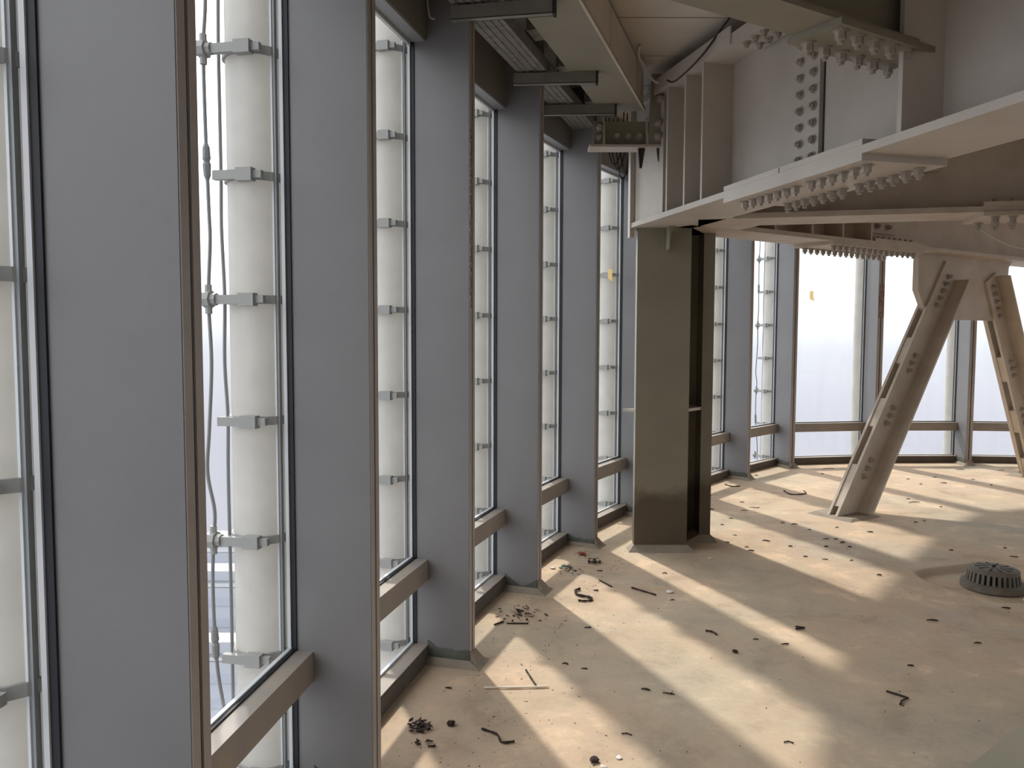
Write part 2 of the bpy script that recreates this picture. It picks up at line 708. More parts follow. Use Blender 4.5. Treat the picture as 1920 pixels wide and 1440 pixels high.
# the rest of the glazed ring, out of the picture: posts, sills, heads and panes
ring = empty('wall_ring', (8, 0, 0))
tag(ring, kind='structure')
for k in range(len(RING) - 1):
    p0, p1 = Vector((*RING[k], 0)), Vector((*RING[k + 1], 0))
    u = (p1 - p0).normalized()
    n = Vector((u.y, -u.x, 0))
    L = p1 - p0
    if k:
        MB().box(p0 - u * 0.04 - n * 0.1, u * 0.08, n * 0.30, (0, 0, H_CEIL)).build('post', M_FIN, ring)
    q = p0 + u * 0.041
    L = L - u * 0.082
    MB().box(q - n * 0.09, L, n * 0.09, (0, 0, SILL)).build('sill', M_RAIL, ring)
    MB().box(q - n * 0.09 + Vector((0, 0, R0)), L, n * 0.09, (0, 0, R1 - R0)).build('rail', M_RAIL, ring)
    MB().box(q - n * 0.09 + Vector((0, 0, H_HEAD)), L, n * 0.09, (0, 0, H_CEIL - H_HEAD)).build('header', M_HEADER, ring)
    if (p0.y + p1.y) / 2 < -3.0 and (p0.x + p1.x) / 2 < 7.0:
        # unseen solid panels, added to cut the light from behind the camera
        MB().box(q - n * 0.10 + Vector((0, 0, SILL)), L, n * 0.03, (0, 0, H_HEAD - SILL)).build('light_block_panel', M_WALL, ring)
    else:
        MB().box(q - n * 0.10 + Vector((0, 0, SILL)), L, n * 0.008, (0, 0, H_HEAD - SILL)).build('glass_pane', M_GLASS, ring)

# ------------------------------------------------------------------ mullion fins
FIN_LABEL = {
    4: 'broad blue-grey mullion fin nearest the camera at the left edge of the picture',
    5: 'blue-grey mullion fin just right of the looping outdoor cables, second from the left',
    6: 'blue-grey mullion fin with dark green coating at its foot, third from the left',
    7: 'blue-grey mullion fin with a scalloped coating line at its foot, fourth from the left',
    8: 'blue-grey mullion fin behind the leaf litter, fifth from the left, left of the steel column',
    9: 'blue-grey mullion fin half hidden by the left side of the steel column',
    10: 'blue-grey mullion fin hidden directly behind the steel column',
    11: 'blue-grey mullion fin first to the right of the steel column',
    12: 'mullion fin at the bend of the glass wall, left of the first clear window',
    13: 'mullion fin seen just left of the leaning brace, with a scrap of tape beside it',
    14: 'mullion fin seen between the two legs of the steel brace',
}


def ragged_band(fin, side, h, seed):
    """thin coating skirt on the camera-side face of a fin with a ragged top edge"""
    rnd = random.Random(seed)
    n = 12
    d0, d1 = -FD_IN, 0.0
    a, b = [], []
    for k in range(n + 1):
        d = d0 + (d1 - d0) * k / n
        hh = h + rnd.uniform(-0.006, 0.006) + (0.03 * (k / n - 0.75) * 4 if k / n > 0.75 else 0)
        if seed == 7:
            hh = 0.03 + 0.075 * abs(k / n - 0.45) ** 1.3 * 2
        a.append((d, hh))
    mb = MB()
    for k in range(n):
        (da, ha), (db, hb) = a[k], a[k + 1]
        mb.hexa([fin.pt(da, -0.004, 0), fin.pt(db, -0.004, 0), fin.pt(db, 0.001, 0), fin.pt(da, 0.001, 0)],
                [fin.pt(da, -0.004, ha), fin.pt(db, -0.004, hb), fin.pt(db, 0.001, hb), fin.pt(da, 0.001, ha)])
    return mb


for i, fn in enumerate(FINS):
    root = empty('mullion_fin', fn.pt(-0.05, 0.04, 0))
    lab = FIN_LABEL.get(i, 'blue-grey mullion fin of the glass wall beyond the edge of the picture')
    tag(root, lab, 'mullion', 'mullion fins along the glass wall')
    mb = MB()
    fn.bar(mb, -FD_IN, FD_OUT, 0.0, 0.035, 0, H_CEIL)
    mb.build('near_half', M_FIN, root)
    mb = MB()
    fn.bar(mb, -FD_IN, FD_OUT, 0.043, FT, 0, H_CEIL)
    mb.build('far_half', M_FIN, root)
    mb = MB()
    fn.bar(mb, -FD_IN + 0.012, FD_OUT, 0.035, 0.043, 0, H_CEIL)
    mb.build('groove', M_GROOVE, root)
    mb = MB()
    fn.bar(mb, -FD_IN - 0.003, -FD_IN, 0.002, 0.033, 0.0, H_CEIL)
    fn.bar(mb, -FD_IN - 0.003, -FD_IN, 0.045, FT - 0.002, 0.0, H_CEIL)
    mb.build('front_cap', M_FINF, root)  # thin facing that carries the warm-lit tone
    if i >= FIRST_SEEN - 1:
        mb = MB()
        fn.bar(mb, 0.058, 0.075, -0.006, 0.0, SILL, H_HEAD)
        mb.build('gasket', M_GASKET, root)
        mb = MB()
        fn.bar(mb, 0.076, 0.088, -0.011, 0.0, SILL, H_HEAD)
        mb.build('glazing_bead', M_BEAD, root)
        mb = MB()
        fn.bar(mb, 0.100, 0.108, -0.017, 0.0, 0, H_HEAD)
        mb.build('outer_frame', M_GREYBEAD, root)
        mb = MB()
        fn.bar(mb, 0.108, 0.114, -0.021, -0.002, 0, H_HEAD)
        mb.build('outer_bead', M_BEAD, root)
        ragged_band(fn, 0, 0.075 if i != 8 else 0.06, i).build('foot_coating', M_COAT, root)
        # mortar fillet at the foot
        mb = MB()
        b0 = [fn.pt(-FD_IN - 0.075, -0.045, -0.004), fn.pt(-0.0, -0.05, -0.004), fn.pt(-0.0, FT + 0.05, -0.004), fn.pt(-FD_IN - 0.075, FT + 0.045, -0.004)]
        t0 = [fn.pt(-FD_IN - 0.006, -0.007, 0.028), fn.pt(-0.0, -0.007, 0.028), fn.pt(-0.0, FT + 0.006, 0.028), fn.pt(-FD_IN - 0.006, FT + 0.006, 0.028)]
        mb.hexa(b0, t0)
        # dab of mortar on the nose
        mb.hexa([fn.pt(-FD_IN - 0.05, 0.0, 0), fn.pt(-FD_IN, 0.0, 0), fn.pt(-FD_IN, FT + 0.03, 0), fn.pt(-FD_IN - 0.05, FT + 0.03, 0)],
                [fn.pt(-FD_IN - 0.006, 0.005, 0.07), fn.pt(-FD_IN, 0.005, 0.07), fn.pt(-FD_IN, FT + 0.003, 0.06), fn.pt(-FD_IN - 0.006, FT + 0.003, 0.06)])
        mb.build('mortar_fillet', M_MORTAR, root)

# ------------------------------------------------------------------ windows between fins
for i in range(NF - 1):
    a, b = FINS[i], FINS[i + 1]
    mid = (a.pt(0.04, FT, 0) + b.pt(0.04, 0, 0)) / 2
    win = empty('window_%d' % (i + 1), mid)
    tag(win, kind='structure')

    def strip(d0, d1, z0, z1, ins=0.0):
        mb = MB()
        p0, p1 = a.pt(d0, FT, 0), b.pt(d0, 0, 0)
        q0, q1 = a.pt(d1, FT, 0), b.pt(d1, 0, 0)
        if ins:
            u = (p1 - p0).normalized() * ins
            p0, q0, p1, q1 = p0 + u, q0 + u, p1 - u, q1 - u
        mb.prism([tuple(p0[:2]), tuple(p1[:2]), tuple(q1[:2]), tuple(q0[:2])], z0, z1)
        return mb
    strip(0.0, 0.09, R0, R1).build('rail', M_RAIL, win)
    strip(0.0, 0.09, -0.03, SILL).build('sill', M_RAIL, win)
    strip(-0.004, 0.0, -0.02, SILL - 0.008).build('sill_shade_strip', M_SILLF, win)  # thin strip coloured dark for the shade on the sill front
    strip(0.0, 0.11, H_HEAD, H_CEIL).build('header', M_HEADER, win)
    strip(0.004, 0.09, H_HEAD - 0.006, H_HEAD).build('header_soffit', M_GREYBEAD, win)
    strip(0.0895, 0.0995, R1 + 0.002, H_HEAD - 0.007).build('glass_pane', M_GLASS, win)
    strip(0.0895, 0.0995, SILL + 0.002, R0 - 0.002).build('glass_pane', M_GLASS, win)
    if i >= FIRST_SEEN - 1:
        strip(0.074, 0.088, R1, R1 + 0.012).build('glazing_bead', M_BEAD, win)
        strip(0.062, 0.073, R1, R1 + 0.006).build('gasket', M_GASKET, win)
        strip(0.074, 0.088, SILL, SILL + 0.010).build('glazing_bead', M_BEAD, win)
        strip(0.074, 0.088, H_HEAD - 0.020, H_HEAD - 0.006).build('glazing_bead', M_BEAD, win)

# ------------------------------------------------------------------ white tubes outside each fin
TUBE_D, TUBE_R = 0.197, 0.099
TUBE_LABEL = {
    4: 'weathered white outdoor tube at the far left edge of the picture',
    5: 'white outdoor tube with clamps beside the looping grey cables, nearest clear view',
    6: 'white outdoor tube with clamps seen through the third window from the left',
    7: 'white outdoor tube seen through the narrow window left of the fourth mullion fin',
    8: 'white outdoor tube seen through the narrow window left of the fifth mullion fin',
    9: 'white outdoor tube seen in the window just left of the steel column',
    10: 'white outdoor tube hidden behind the steel column',
    11: 'white outdoor tube in the narrow window just right of the steel column',
    12: 'white outdoor tube with thin hanging cables at the bend of the glass wall',
    13: 'pale outdoor tube showing as a strip left of the leaning brace',
    14: 'pale outdoor tube showing as a strip between the legs of the steel brace',
}


def clamp(mb, fn, z, long_arm):
    t0, t1 = -0.098, -0.062

    def bx(d0, d1, ta, tb, za, zb):
        fn.bar(mb, d0, d1, ta, tb, z + za, z + zb)
    bx(0.122, 0.150, t0 + 0.018, t1, -0.012, 0.012)
    bx(0.150, 0.205, t0 + 0.004, t1, -0.022, 0.020)
    bx(0.205, 0.290, t0 + 0.010, t1 - 0.004, -0.016, 0.014)
    # ring hugging the tube
    c = fn.pt(TUBE_D, 0.04, z)
    n = 20
    for k in range(n):
        a0, a1 = 2 * math.pi * k / n, 2 * math.pi * (k + 1) / n

        def q(r, an, zz):
            return c + fn.T * (r * math.cos(an)) + fn.n * (r * math.sin(an)) + Vector((0, 0, zz))
        mb.hexa([q(TUBE_R, a0, -0.014), q(TUBE_R + 0.01, a0, -0.014), q(TUBE_R + 0.01, a1, -0.014), q(TUBE_R, a1, -0.014)],
                [q(TUBE_R, a0, 0.014), q(TUBE_R + 0.01, a0, 0.014), q(TUBE_R + 0.01, a1, 0.014), q(TUBE_R, a1, 0.014)])


ZK = [1.71 + 0.405 * k for k in range(-5, 5)]
for i in range(FIRST_SEEN, NF):
    fn = FINS[i]
    c = fn.pt(TUBE_D, 0.04, 0)
    root = empty('outdoor_tube', c + Vector((0, 0, -0.6)))
    tag(root, TUBE_LABEL.get(i, 'white outdoor tube beyond the right edge of the picture'), 'tube', 'white tubes outside the glass wall')
    mb = MB()
    mb.tube([c + Vector((0, 0, -0.6)), c + Vector((0, 0, 4.2))], TUBE_R, 32)
    o = mb.build('shell', M_TUBE, root)
    smooth_by_angle(o)
    # back rib joining the tube to the wall
    mb = MB()
    fn.bar(mb, 0.0815, 0.098, 0.02, 0.06, -0.6, 4.2)
    mb.build('wall_rib', M_TUBE, root)
    for k, z in enumerate(ZK if i < 13 else []):
        mb = MB()
        clamp(mb, fn, z, False)
        cl = mb.build('clamp', M_CLAMP, root)
        if k % 2 == 1 and i in (5, 12):
            kb = fn.pt(0.318, -0.078, z)
            m2 = MB()
            for dx_, rr in ((0.0, 0.030), (0.018, 0.021), (-0.018, 0.021)):
                m2.tube([kb + fn.n * (dx_ - 0.012), kb + fn.n * (dx_ + 0.012)], rr, 8)
            m2.tube([kb + Vector((0, 0, -0.048)), kb + Vector((0, 0, 0.048))], [0.012, 0.012], 8)
            m2.build('cable_knob', M_CLAMP, cl)

# hanging cables outside (fins 5 and 12)


def catmull(pts, n=6):
    out = []
    P_ = [pts[0]] + list(pts) + [pts[-1]]
    for i in range(1, len(P_) - 2):
        p0, p1, p2, p3 = P_[i - 1], P_[i], P_[i + 1], P_[i + 2]
        for k in range(n):
            t = k / n
            out.append(0.5 * ((2 * p1) + (p2 - p0) * t + (2 * p0 - 5 * p1 + 4 * p2 - p3) * t * t + (3 * p1 - p0 - 3 * p2 + p3) * t ** 3))
    out.append(P_[-2])
    return out


for i, nm in ((5, 'left of the nearest clear white tube'), (12, 'at the bend of the glass wall')):
    fn = FINS[i]
    pts = []
    zz = 3.6
    knobs = [ZK[k] for k in range(len(ZK)) if k % 2 == 1]
    seq = [(0.42, 3.40), (0.405, 3.05), (0.368, 2.72), (0.378, knobs[3]), (0.376, 2.25), (0.370, 2.0), (0.368, 1.9), (0.378, knobs[2]), (0.372, 1.50), (0.385, 1.28), (0.395, 1.13), (0.372, 1.0), (0.378, knobs[1]), (0.384, 0.77), (0.382, 0.60), (0.372, 0.44), (0.350, 0.30), (0.335, 0.15), (0.33, -0.3)]
    pts = catmull([fn.pt(d - 0.060, -0.078, z) for d, z in seq])
    root = MB().tube(pts, 0.006, 6).build('hanging_cable', M_CABLE, loc=pts[-1])
    tag(root, 'thin grey cable strung between round knobs ' + nm, 'cable', 'cables outside the glass wall')
    for z in (2.14, 0.55):
        j = min(pts, key=lambda p: abs(p.z - z))
        k = pts.index(j)
        d = (pts[k + 1] - pts[k - 1]).normalized()
        MB().tube([j - d * 0.06, j - d * 0.045, j - d * 0.01, j, j + d * 0.01, j + d * 0.045, j + d * 0.06], [0.006, 0.012, 0.014, 0.010, 0.014, 0.012, 0.006], 8).build('connector', M_CABLE, root)
    seq = [(0.325, 3.5), (0.325, 2.9), (0.33, 2.6), (0.330, 2.3), (0.330, 2.12), (0.332, 1.95), (0.325, 1.72), (0.330, 1.5), (0.322, 1.31), (0.325, 1.1), (0.323, 0.6), (0.325, -0.3)]
    pts = catmull([fn.pt(d - 0.020, 0.0, z) for d, z in seq])
    root = MB().tube(pts, 0.006, 6).build('hanging_cable', M_CABLE, loc=pts[-1])
    tag(root, 'thin grey cable close against the white tube ' + nm.replace('left of the nearest clear white tube', 'in the nearest clear window'), 'cable', 'cables outside the glass wall')

# ------------------------------------------------------------------ steel girders
Z_BF0, Z_BF1, Z_TF0, Z_TF1 = 2.360, 2.395, 3.190, 3.240


class Beam:
    def __init__(self, start, d, length, hw, z0=Z_BF0, z1=Z_BF1, z2=Z_TF0, z3=Z_TF1, tw=0.026):
        self.s = Vector((start[0], start[1], 0))
        self.d = Vector((d[0], d[1], 0)).normalized()
        self.r = Vector((self.d.y, -self.d.x, 0))      # to the right of travel
        self.L, self.hw, self.tw = length, hw, tw
        self.z = (z0, z1, z2, z3)

    def pt(self, s, r, z):
        q = self.s + self.d * s + self.r * r
        return Vector((q.x, q.y, z))

    def bar(self, mb, s0, s1, r0, r1, z0, z1):
        mb.hexa([self.pt(s0, r0, z0), self.pt(s1, r0, z0), self.pt(s1, r1, z0), self.pt(s0, r1, z0)],
                [self.pt(s0, r0, z1), self.pt(s1, r0, z1), self.pt(s1, r1, z1), self.pt(s0, r1, z1)])
        return mb

    def part(self, name, m, root, *a):
        return self.bar(MB(), *a).build(name, m, root)

    def make(self, name, label, cat, m, group=None):
        root = empty(name, self.pt(0, 0, self.z[0]))
        tag(root, label, cat, group)
        self.root = root
        z = self.z
        self.bf = self.part('bottom_flange', m, root, 0, self.L, -self.hw, self.hw, z[0], z[1])
        self.web = self.part('web', m, root, 0, self.L, -self.tw / 2, self.tw / 2, z[1], z[2])
        self.tf = self.part('top_flange', m, root, 0, self.L, -self.hw, self.hw, z[2], z[3])
        return root


# girder from the column towards the camera's right (near edge of bottom flange through (1.18,4.52))
D1 = Vector((0.249, -0.968)).normalized()
HW1 = 0.215
G1 = Beam((1.182 + HW1 * 0.968 - 1.22 * D1.x, 4.517 + HW1 * 0.249 - 1.22 * D1.y), D1, 7.6, HW1)
S0 = 1.22   # s of the reference point
g1 = G1.make('steel_girder', 'deep grey steel girder overhead, running from the column past the right edge', 'girder', M_STEEL, 'girders meeting at the steel column')
# camera side is +r (right of travel when heading to the camera)
SGN = 1 if (G1.r.x < 0) else -1
for s in (0.45, 0.70, 0.925):
    G1.part('stiffener', M_STEEL, g1, s, s + 0.02, SGN * 0.013, SGN * 0.208, Z_BF1, Z_TF0)
G1.part('stiffener', M_STEEL, g1, S0 + 1.34, S0 + 1.365, SGN * 0.013, SGN * 0.208, Z_BF1, Z_TF0)
for s in (0.45, 0.925, S0 + 1.34, S0 + 3.4):
    G1.part('stiffener', M_STEEL, g1, s, s + 0.02, -SGN * 0.013, -SGN * 0.208, Z_BF1, Z_TF0)
# bottom flange splice
sp0, sp1 = S0 + 0.0, S0 + 1.15
o = G1.part('splice_plate', M_STEEL, g1, sp0, sp1, -HW1, HW1 + 0.002, Z_BF0 - 0.030, Z_BF0)
nb = 13
for row in (0.135, -0.135):
    for k in range(nb):
        s = sp0 + 0.09 + k * 0.078 + (0.05 if k >= 7 else 0)
        if s < sp1 - 0.03:
            bolt(G1.pt(s, SGN * row, Z_BF0 - 0.030), (0, 0, -1), o)
o = G1.part('splice_plate', M_STEEL, g1, sp0, sp0 + 0.535, SGN * 0.05, SGN * (HW1 + 0.002), Z_BF1, Z_BF1 + 0.026)
o2 = G1.part('splice_plate', M_STEEL, g1, sp0 + 0.545, sp1, SGN * 0.05, SGN * (HW1 + 0.002), Z_BF1, Z_BF1 + 0.026)
# web splice with two bolt columns on each side of the joint
sw = S0 + 0.60
o = G1.part('web_splice_plate', M_STEEL, g1, sw - 0.235, sw - 0.012, SGN * 0.013, SGN * 0.033, Z_BF1 + 0.05, Z_TF0 - 0.06)
G1.part('joint_gap', M_DARK, g1, sw - 0.008, sw + 0.006, SGN * 0.012, SGN * 0.0145, Z_BF1 + 0.03, Z_TF0 - 0.03)
for s in (sw - 0.165, sw - 0.055):
    for k in range(8):
        bolt(G1.pt(s, SGN * 0.033, Z_BF1 + 0.09 + k * 0.082), G1.r * SGN, o, BOLT_S)
# top flange splice
o = G1.part('splice_plate', M_STEEL, g1, sp0 + 0.05, sp1 + 0.2, SGN * 0.04, SGN * HW1, Z_TF0 - 0.028, Z_TF0)
for k in range(6):
    for row in (0.10, 0.18):
        bolt(G1.pt(sp0 + 0.15 + k * 0.085, SGN * row, Z_TF0 - 0.028), (0, 0, -1), o, BOLT_S)
G1.part('flange_edge_strip', M_STEEL, g1, 0.2, sp0 + 0.05, SGN * (HW1 + 0.001), SGN * (HW1 + 0.011), Z_TF0 - 0.005, Z_TF1 + 0.04)

# girder from the column along the far bay, over the V brace
D2 = Vector((0.835, 0.55))
G2 = Beam((1.15, 5.80), D2, 6.4, 0.19)
g2 = G2.make('steel_girder', 'grey steel girder behind the column carrying the V-shaped brace', 'girder', M_BRACE, 'girders meeting at the steel column')
# camera side: r = right of travel -> (0.55,-0.835)
for s in (0.9, 1.35, 1.75, 2.15):
    G2.part('stiffener', M_BRACE, g2, s, s + 0.02, 0.013, 0.18, Z_BF1, Z_TF0)
o = G2.part('splice_plate', M_BRACE, g2, 1.62, 2.95, -0.19, 0.19, Z_BF0 - 0.028, Z_BF0)
for k in range(15):
    for row in (0.14, -0.14):
        bolt(G2.pt(1.70 + k * 0.083, row, Z_BF0 - 0.028), (0, 0, -1), o)
o = G2.part('splice_plate', M_BRACE, g2, 2.2, 2.95, 0.03, 0.19, Z_BF1, Z_BF1 + 0.026)
for k in range(8):
    bolt(G2.pt(2.26 + k * 0.085, 0.12, Z_BF1 + 0.026), (0, 0, 1), o, BOLT_S)
o = G2.part('web_splice_plate', M_BRACE, g2, 2.35, 2.75, 0.013, 0.033, Z_BF1 + 0.1, Z_TF0 - 0.08)
for s in (2.45, 2.62):
    for k in range(6):
        bolt(G2.pt(s, 0.033, Z_BF1 + 0.16 + k * 0.09), G2.r, o)

# girder from the column to the right, between the other two
D3 = Vector((0.976, -0.218))
G3 = Beam((1.28, 5.555), D3, 7.6, 0.185)
g3 = G3.make('steel_girder', 'dark brown-grey steel girder crossing behind the big girder to the right edge', 'girder', M_BRACE, 'girders meeting at the steel column')
o = G3.part('splice_plate', M_BRACE, g3, 1.72, 2.5, -0.20, 0.20, Z_BF0 - 0.026, Z_BF0)
for k in range(7):
    for row in (0.15, -0.15):
        bolt(G3.pt(1.80 + k * 0.1, row, Z_BF0 - 0.026), (0, 0, -1), o)
o = G3.part('splice_plate', M_BRACE, g3, 1.72, 2.5, 0.03, 0.20, Z_BF1, Z_BF1 + 0.026)
for k in range(7):
    bolt(G3.pt(1.80 + k * 0.1, 0.14, Z_BF1 + 0.026), (0, 0, 1), o, BOLT_S)
G3.part('slanted_gusset', M_BRACE, g3, 1.1, 1.5, 0.013, 0.04, Z_BF1 + 0.25, Z_TF0)

# secondary beam crossing overhead and landing on the big girder
DS = Vector((0.856, 0.517)).normalized()
ZS = 2.738
SB = Beam((0.7225 - 1.75 * DS.x, 2.80 - 1.75 * DS.y), DS, 1.75 + 1.12, 0.098, ZS, ZS + 0.022, Z_TF0, Z_TF1, 0.016)
sb = SB.make('steel_beam', 'shallow grey steel beam crossing overhead and bolted to the big girder', 'beam', M_COLUMN)
o = SB.part('splice_plate', M_COLUMN, sb, 1.75 + 0.46, 1.75 + 1.08, -0.12, 0.12, ZS - 0.024, ZS)
for k in range(6):
    for row in (-0.072, 0.072):
        bolt(SB.pt(1.75 + 0.52 + k * 0.10, row, ZS - 0.024), (0, 0, -1), o)

# ------------------------------------------------------------------ steel column
col = empty('steel_column', (1.10, 5.85, 0))
tag(col, 'olive-grey steel column with brown splash stains at its foot', 'column')
cx0, cx1, cy = 0.903, 1.292, 5.80
MB().box((cx0, cy, 0), (cx1 - cx0, 0, 0), (0, 0.075, 0), (0, 0, Z_BF0)).build('front_flange', M_COLST, col)
MB().box((1.085, cy + 0.075, 0), (0.025, 0, 0), (0, 0.49, 0), (0, 0, Z_BF0)).build('web', M_COLST, col)
MB().box((1.01, cy + 0.565, 0), (cx1 - 1.01, 0, 0), (0, 0.04, 0), (0, 0, Z_BF0)).build('rear_flange', M_COLST, col)
MB().box((1.11, cy + 0.46, 0), (0.34, 0, 0), (0, 0.025, 0), (0, 0, Z_BF0)).build('side_web', M_COLST, col)
MB().box((1.45, cy + 0.28, 0), (0.085, 0, 0), (0, 0.28, 0), (0, 0, Z_BF0)).build('side_flange', M_COLST, col)
zst = 1.02
MB().prism([(1.11, cy + 0.076), (1.29, cy + 0.10), (1.45, cy + 0.285), (1.45, cy + 0.46), (1.11, cy + 0.46)], zst, zst + 0.022).build('stiffener_plate', M_STEEL, col)
MB().prism([(cx0 - 0.075, cy + 0.13), (1.085, cy + 0.13), (1.085, cy + 0.08), (cx0, cy + 0.076)], zst, zst + 0.022).build('stiffener_plate', M_STEEL, col)
# bell-shaped gusset under the girder
MB().slab([(1.105, cy - 0.004, Z_BF0), (1.15, cy - 0.004, Z_BF0), (1.118, cy - 0.004, 2.305), (1.112, cy - 0.004, 2.20), (1.105, cy - 0.004, 2.20)], (0, -0.12, 0)).build('gusset', M_COLUMN, col)
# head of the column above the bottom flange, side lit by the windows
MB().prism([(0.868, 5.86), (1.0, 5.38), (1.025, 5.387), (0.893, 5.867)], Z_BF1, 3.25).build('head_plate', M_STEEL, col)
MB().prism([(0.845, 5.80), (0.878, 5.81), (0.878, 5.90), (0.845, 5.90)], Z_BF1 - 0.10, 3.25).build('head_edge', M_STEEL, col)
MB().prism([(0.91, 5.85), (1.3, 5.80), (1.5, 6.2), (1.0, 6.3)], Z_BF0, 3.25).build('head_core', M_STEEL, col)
# node plate at bottom-flange level tying the girders to the column
MB().prism([(0.855, 5.95), (0.855, 5.80), (0.885, 5.66), (0.935, 5.48), (1.0, 5.24), (1.45, 5.30), (1.75, 5.60), (1.62, 6.05), (1.45, 6.35), (1.0, 6.4)], Z_BF0 + 0.001, Z_BF1 - 0.001).build('node_plate', M_STEEL, col)
mb = MB()
mb.hexa([(cx0 - 0.05, cy - 0.06, -0.003), (cx1 + 0.06, cy - 0.06, -0.003), (cx1 + 0.06, cy + 0.09, -0.003), (cx0 - 0.05, cy + 0.09, -0.003)],
        [(cx0 - 0.003, cy - 0.006, 0.045), (cx1 + 0.003, cy - 0.006, 0.045), (cx1 + 0.003, cy + 0.05, 0.045), (cx0 - 0.003, cy + 0.05, 0.045)])
mb.hexa([(1.32, cy + 0.23, -0.003), (1.59, cy + 0.23, -0.003), (1.59, cy + 0.60, -0.003), (1.32, cy + 0.60, -0.003)],
        [(1.445, cy + 0.275, 0.05), (1.54, cy + 0.275, 0.05), (1.54, cy + 0.565, 0.05), (1.445, cy + 0.565, 0.05)])
mb.build('mortar_fillet', M_MORTAR, col)

# ------------------------------------------------------------------ edge beam, channel, struts and bracket along the facade
ed = Vector((0.312, 0.950, 0)).normalized()
er = Vector((ed.y, -ed.x, 0))
EB = Beam((0.897 - 0.14 * er.x - ed.x * 4.3, 5.5 - 0.14 * er.y - ed.y * 4.3), ed, 4.23, 0.14)
eb = empty('edge_beam', EB.pt(0, 0, 3.09))
tag(eb, 'boxy beige edge beam under the deck, running along the glass wall to the column', 'beam')
ZE = 3.09
mb = MB()
EB.bar(mb, 0, EB.L, -0.14, 0.14, ZE, ZE + 0.012)
mb.build('bottom_plate', M_COLUMN, eb)
mb = MB()
EB.bar(mb, 0, EB.L, 0.125, 0.137, ZE + 0.012, 3.345)
mb.build('inner_side', M_EDGE, eb)
mb = MB()
EB.bar(mb, 0, EB.L, -0.137, -0.125, ZE + 0.012, 3.345)
mb.build('outer_side', M_STEEL, eb)
mb = MB()
EB.bar(mb, 0, EB.L, 0.137, 0.150, ZE - 0.004, ZE + 0.022)
mb.build('bottom_lip', M_BRACE, eb)
for s in (0.9, 2.2, 3.1, 3.95):
    mb = MB()
    EB.bar(mb, s, s + 0.006, 0.137, 0.139, ZE + 0.022, 3.345)
    mb.build('seam', M_BRACE, eb)
# channel beside the facade
CH = Beam((-0.051 - 0.308 * 2.4, 3.917 - 0.951 * 2.4), (0.308, 0.951), 4.75, 0.09)
CH.s = CH.s - CH.r * 0.082
ch = empty('channel', CH.pt(0, 0, 3.10))
tag(ch, 'weathered ribbed channel hung between the window heads and the edge beam', 'channel')
mb = MB()
CH.bar(mb, 0, CH.L, -0.085, 0.085, 3.10, 3.108)
mb.build('base', M_CHANNEL, ch)
for r in (-0.085, 0.077):
    mb = MB()
    CH.bar(mb, 0, CH.L, r, r + 0.008, 3.108, 3.165)
    mb.build('side', M_CHANNEL, ch)
for r in (-0.055, -0.02, 0.02, 0.055):
    mb = MB()
    CH.bar(mb, 0, CH.L, r - 0.004, r + 0.004, 3.096, 3.10)
    mb.build('rib', M_CHANNEL, ch)
# short blocks seen in the slot between channel and edge beam
for s, which in ((1.95, 'nearest'), (2.4, 'second nearest'), (2.75, 'middle'), (3.35, 'second farthest'), (4.1, 'farthest')):
    mb = MB()
    CH.bar(mb, s, s + 0.16, 0.095, 0.205, 3.17, 3.27)
    b_ = mb.build('packing_block', M_CHANNEL)
    b_.location = CH.pt(s, 0.15, 3.17)
    for v_ in b_.data.vertices:
        v_.co = v_.co - CH.pt(s, 0.15, 3.17)
    tag(b_, 'dusty packing block in the overhead slot, ' + which + ' of five', 'block', 'packing blocks in the overhead slot')
# struts
STRUT = [((-0.281, 3.75), (0.188, 3.665), 'strut across the overhead channel, nearest the camera'),
         ((0.004, 4.69), (0.483, 4.655), 'middle strut across the overhead channel'),
         ((0.198, 5.33), (0.673, 5.30), 'strut across the overhead channel nearest the column bracket')]
for (a, b, lab) in STRUT:
    a3, b3 = Vector((*a, 3.026)), Vector((*b, 3.026))
    u = (b3 - a3)
    w = Vector((-u.y, u.x, 0)).normalized() * 0.042
    root = empty('strut_channel', (a3 + b3) / 2)
    tag(root, 'short grey open-ended ' + lab, 'strut', 'struts under the overhead channel')
    th = 0.005
    MB().box(a3 - w / 2, u, w, (0, 0, th)).build('base', M_STRUT, root)
    MB().box(a3 - w / 2, u, w.normalized() * th, (0, 0, 0.062)).build('side', M_STRUT, root)
    MB().box(a3 + w / 2 - w.normalized() * th, u, w.normalized() * th, (0, 0, 0.062)).build('side', M_STRUT, root)
    e3 = b3 - u.normalized() * 0.01
    MB().box(e3 - w * 0.62 + Vector((0, 0, -0.004)), u.normalized() * 0.014, w * 1.24, (0, 0, 0.072)).build('end_shade', M_DARK, root)  # dark block stands for the shade inside the open end
    for e0 in (a3 + u * 0.2, a3 + u * 0.75):
        MB().tube([e0 + Vector((0, 0, 0.06)), e0 + Vector((0, 0, 0.30))], 0.006, 6).build('hanger_rod', M_STRUT, root)

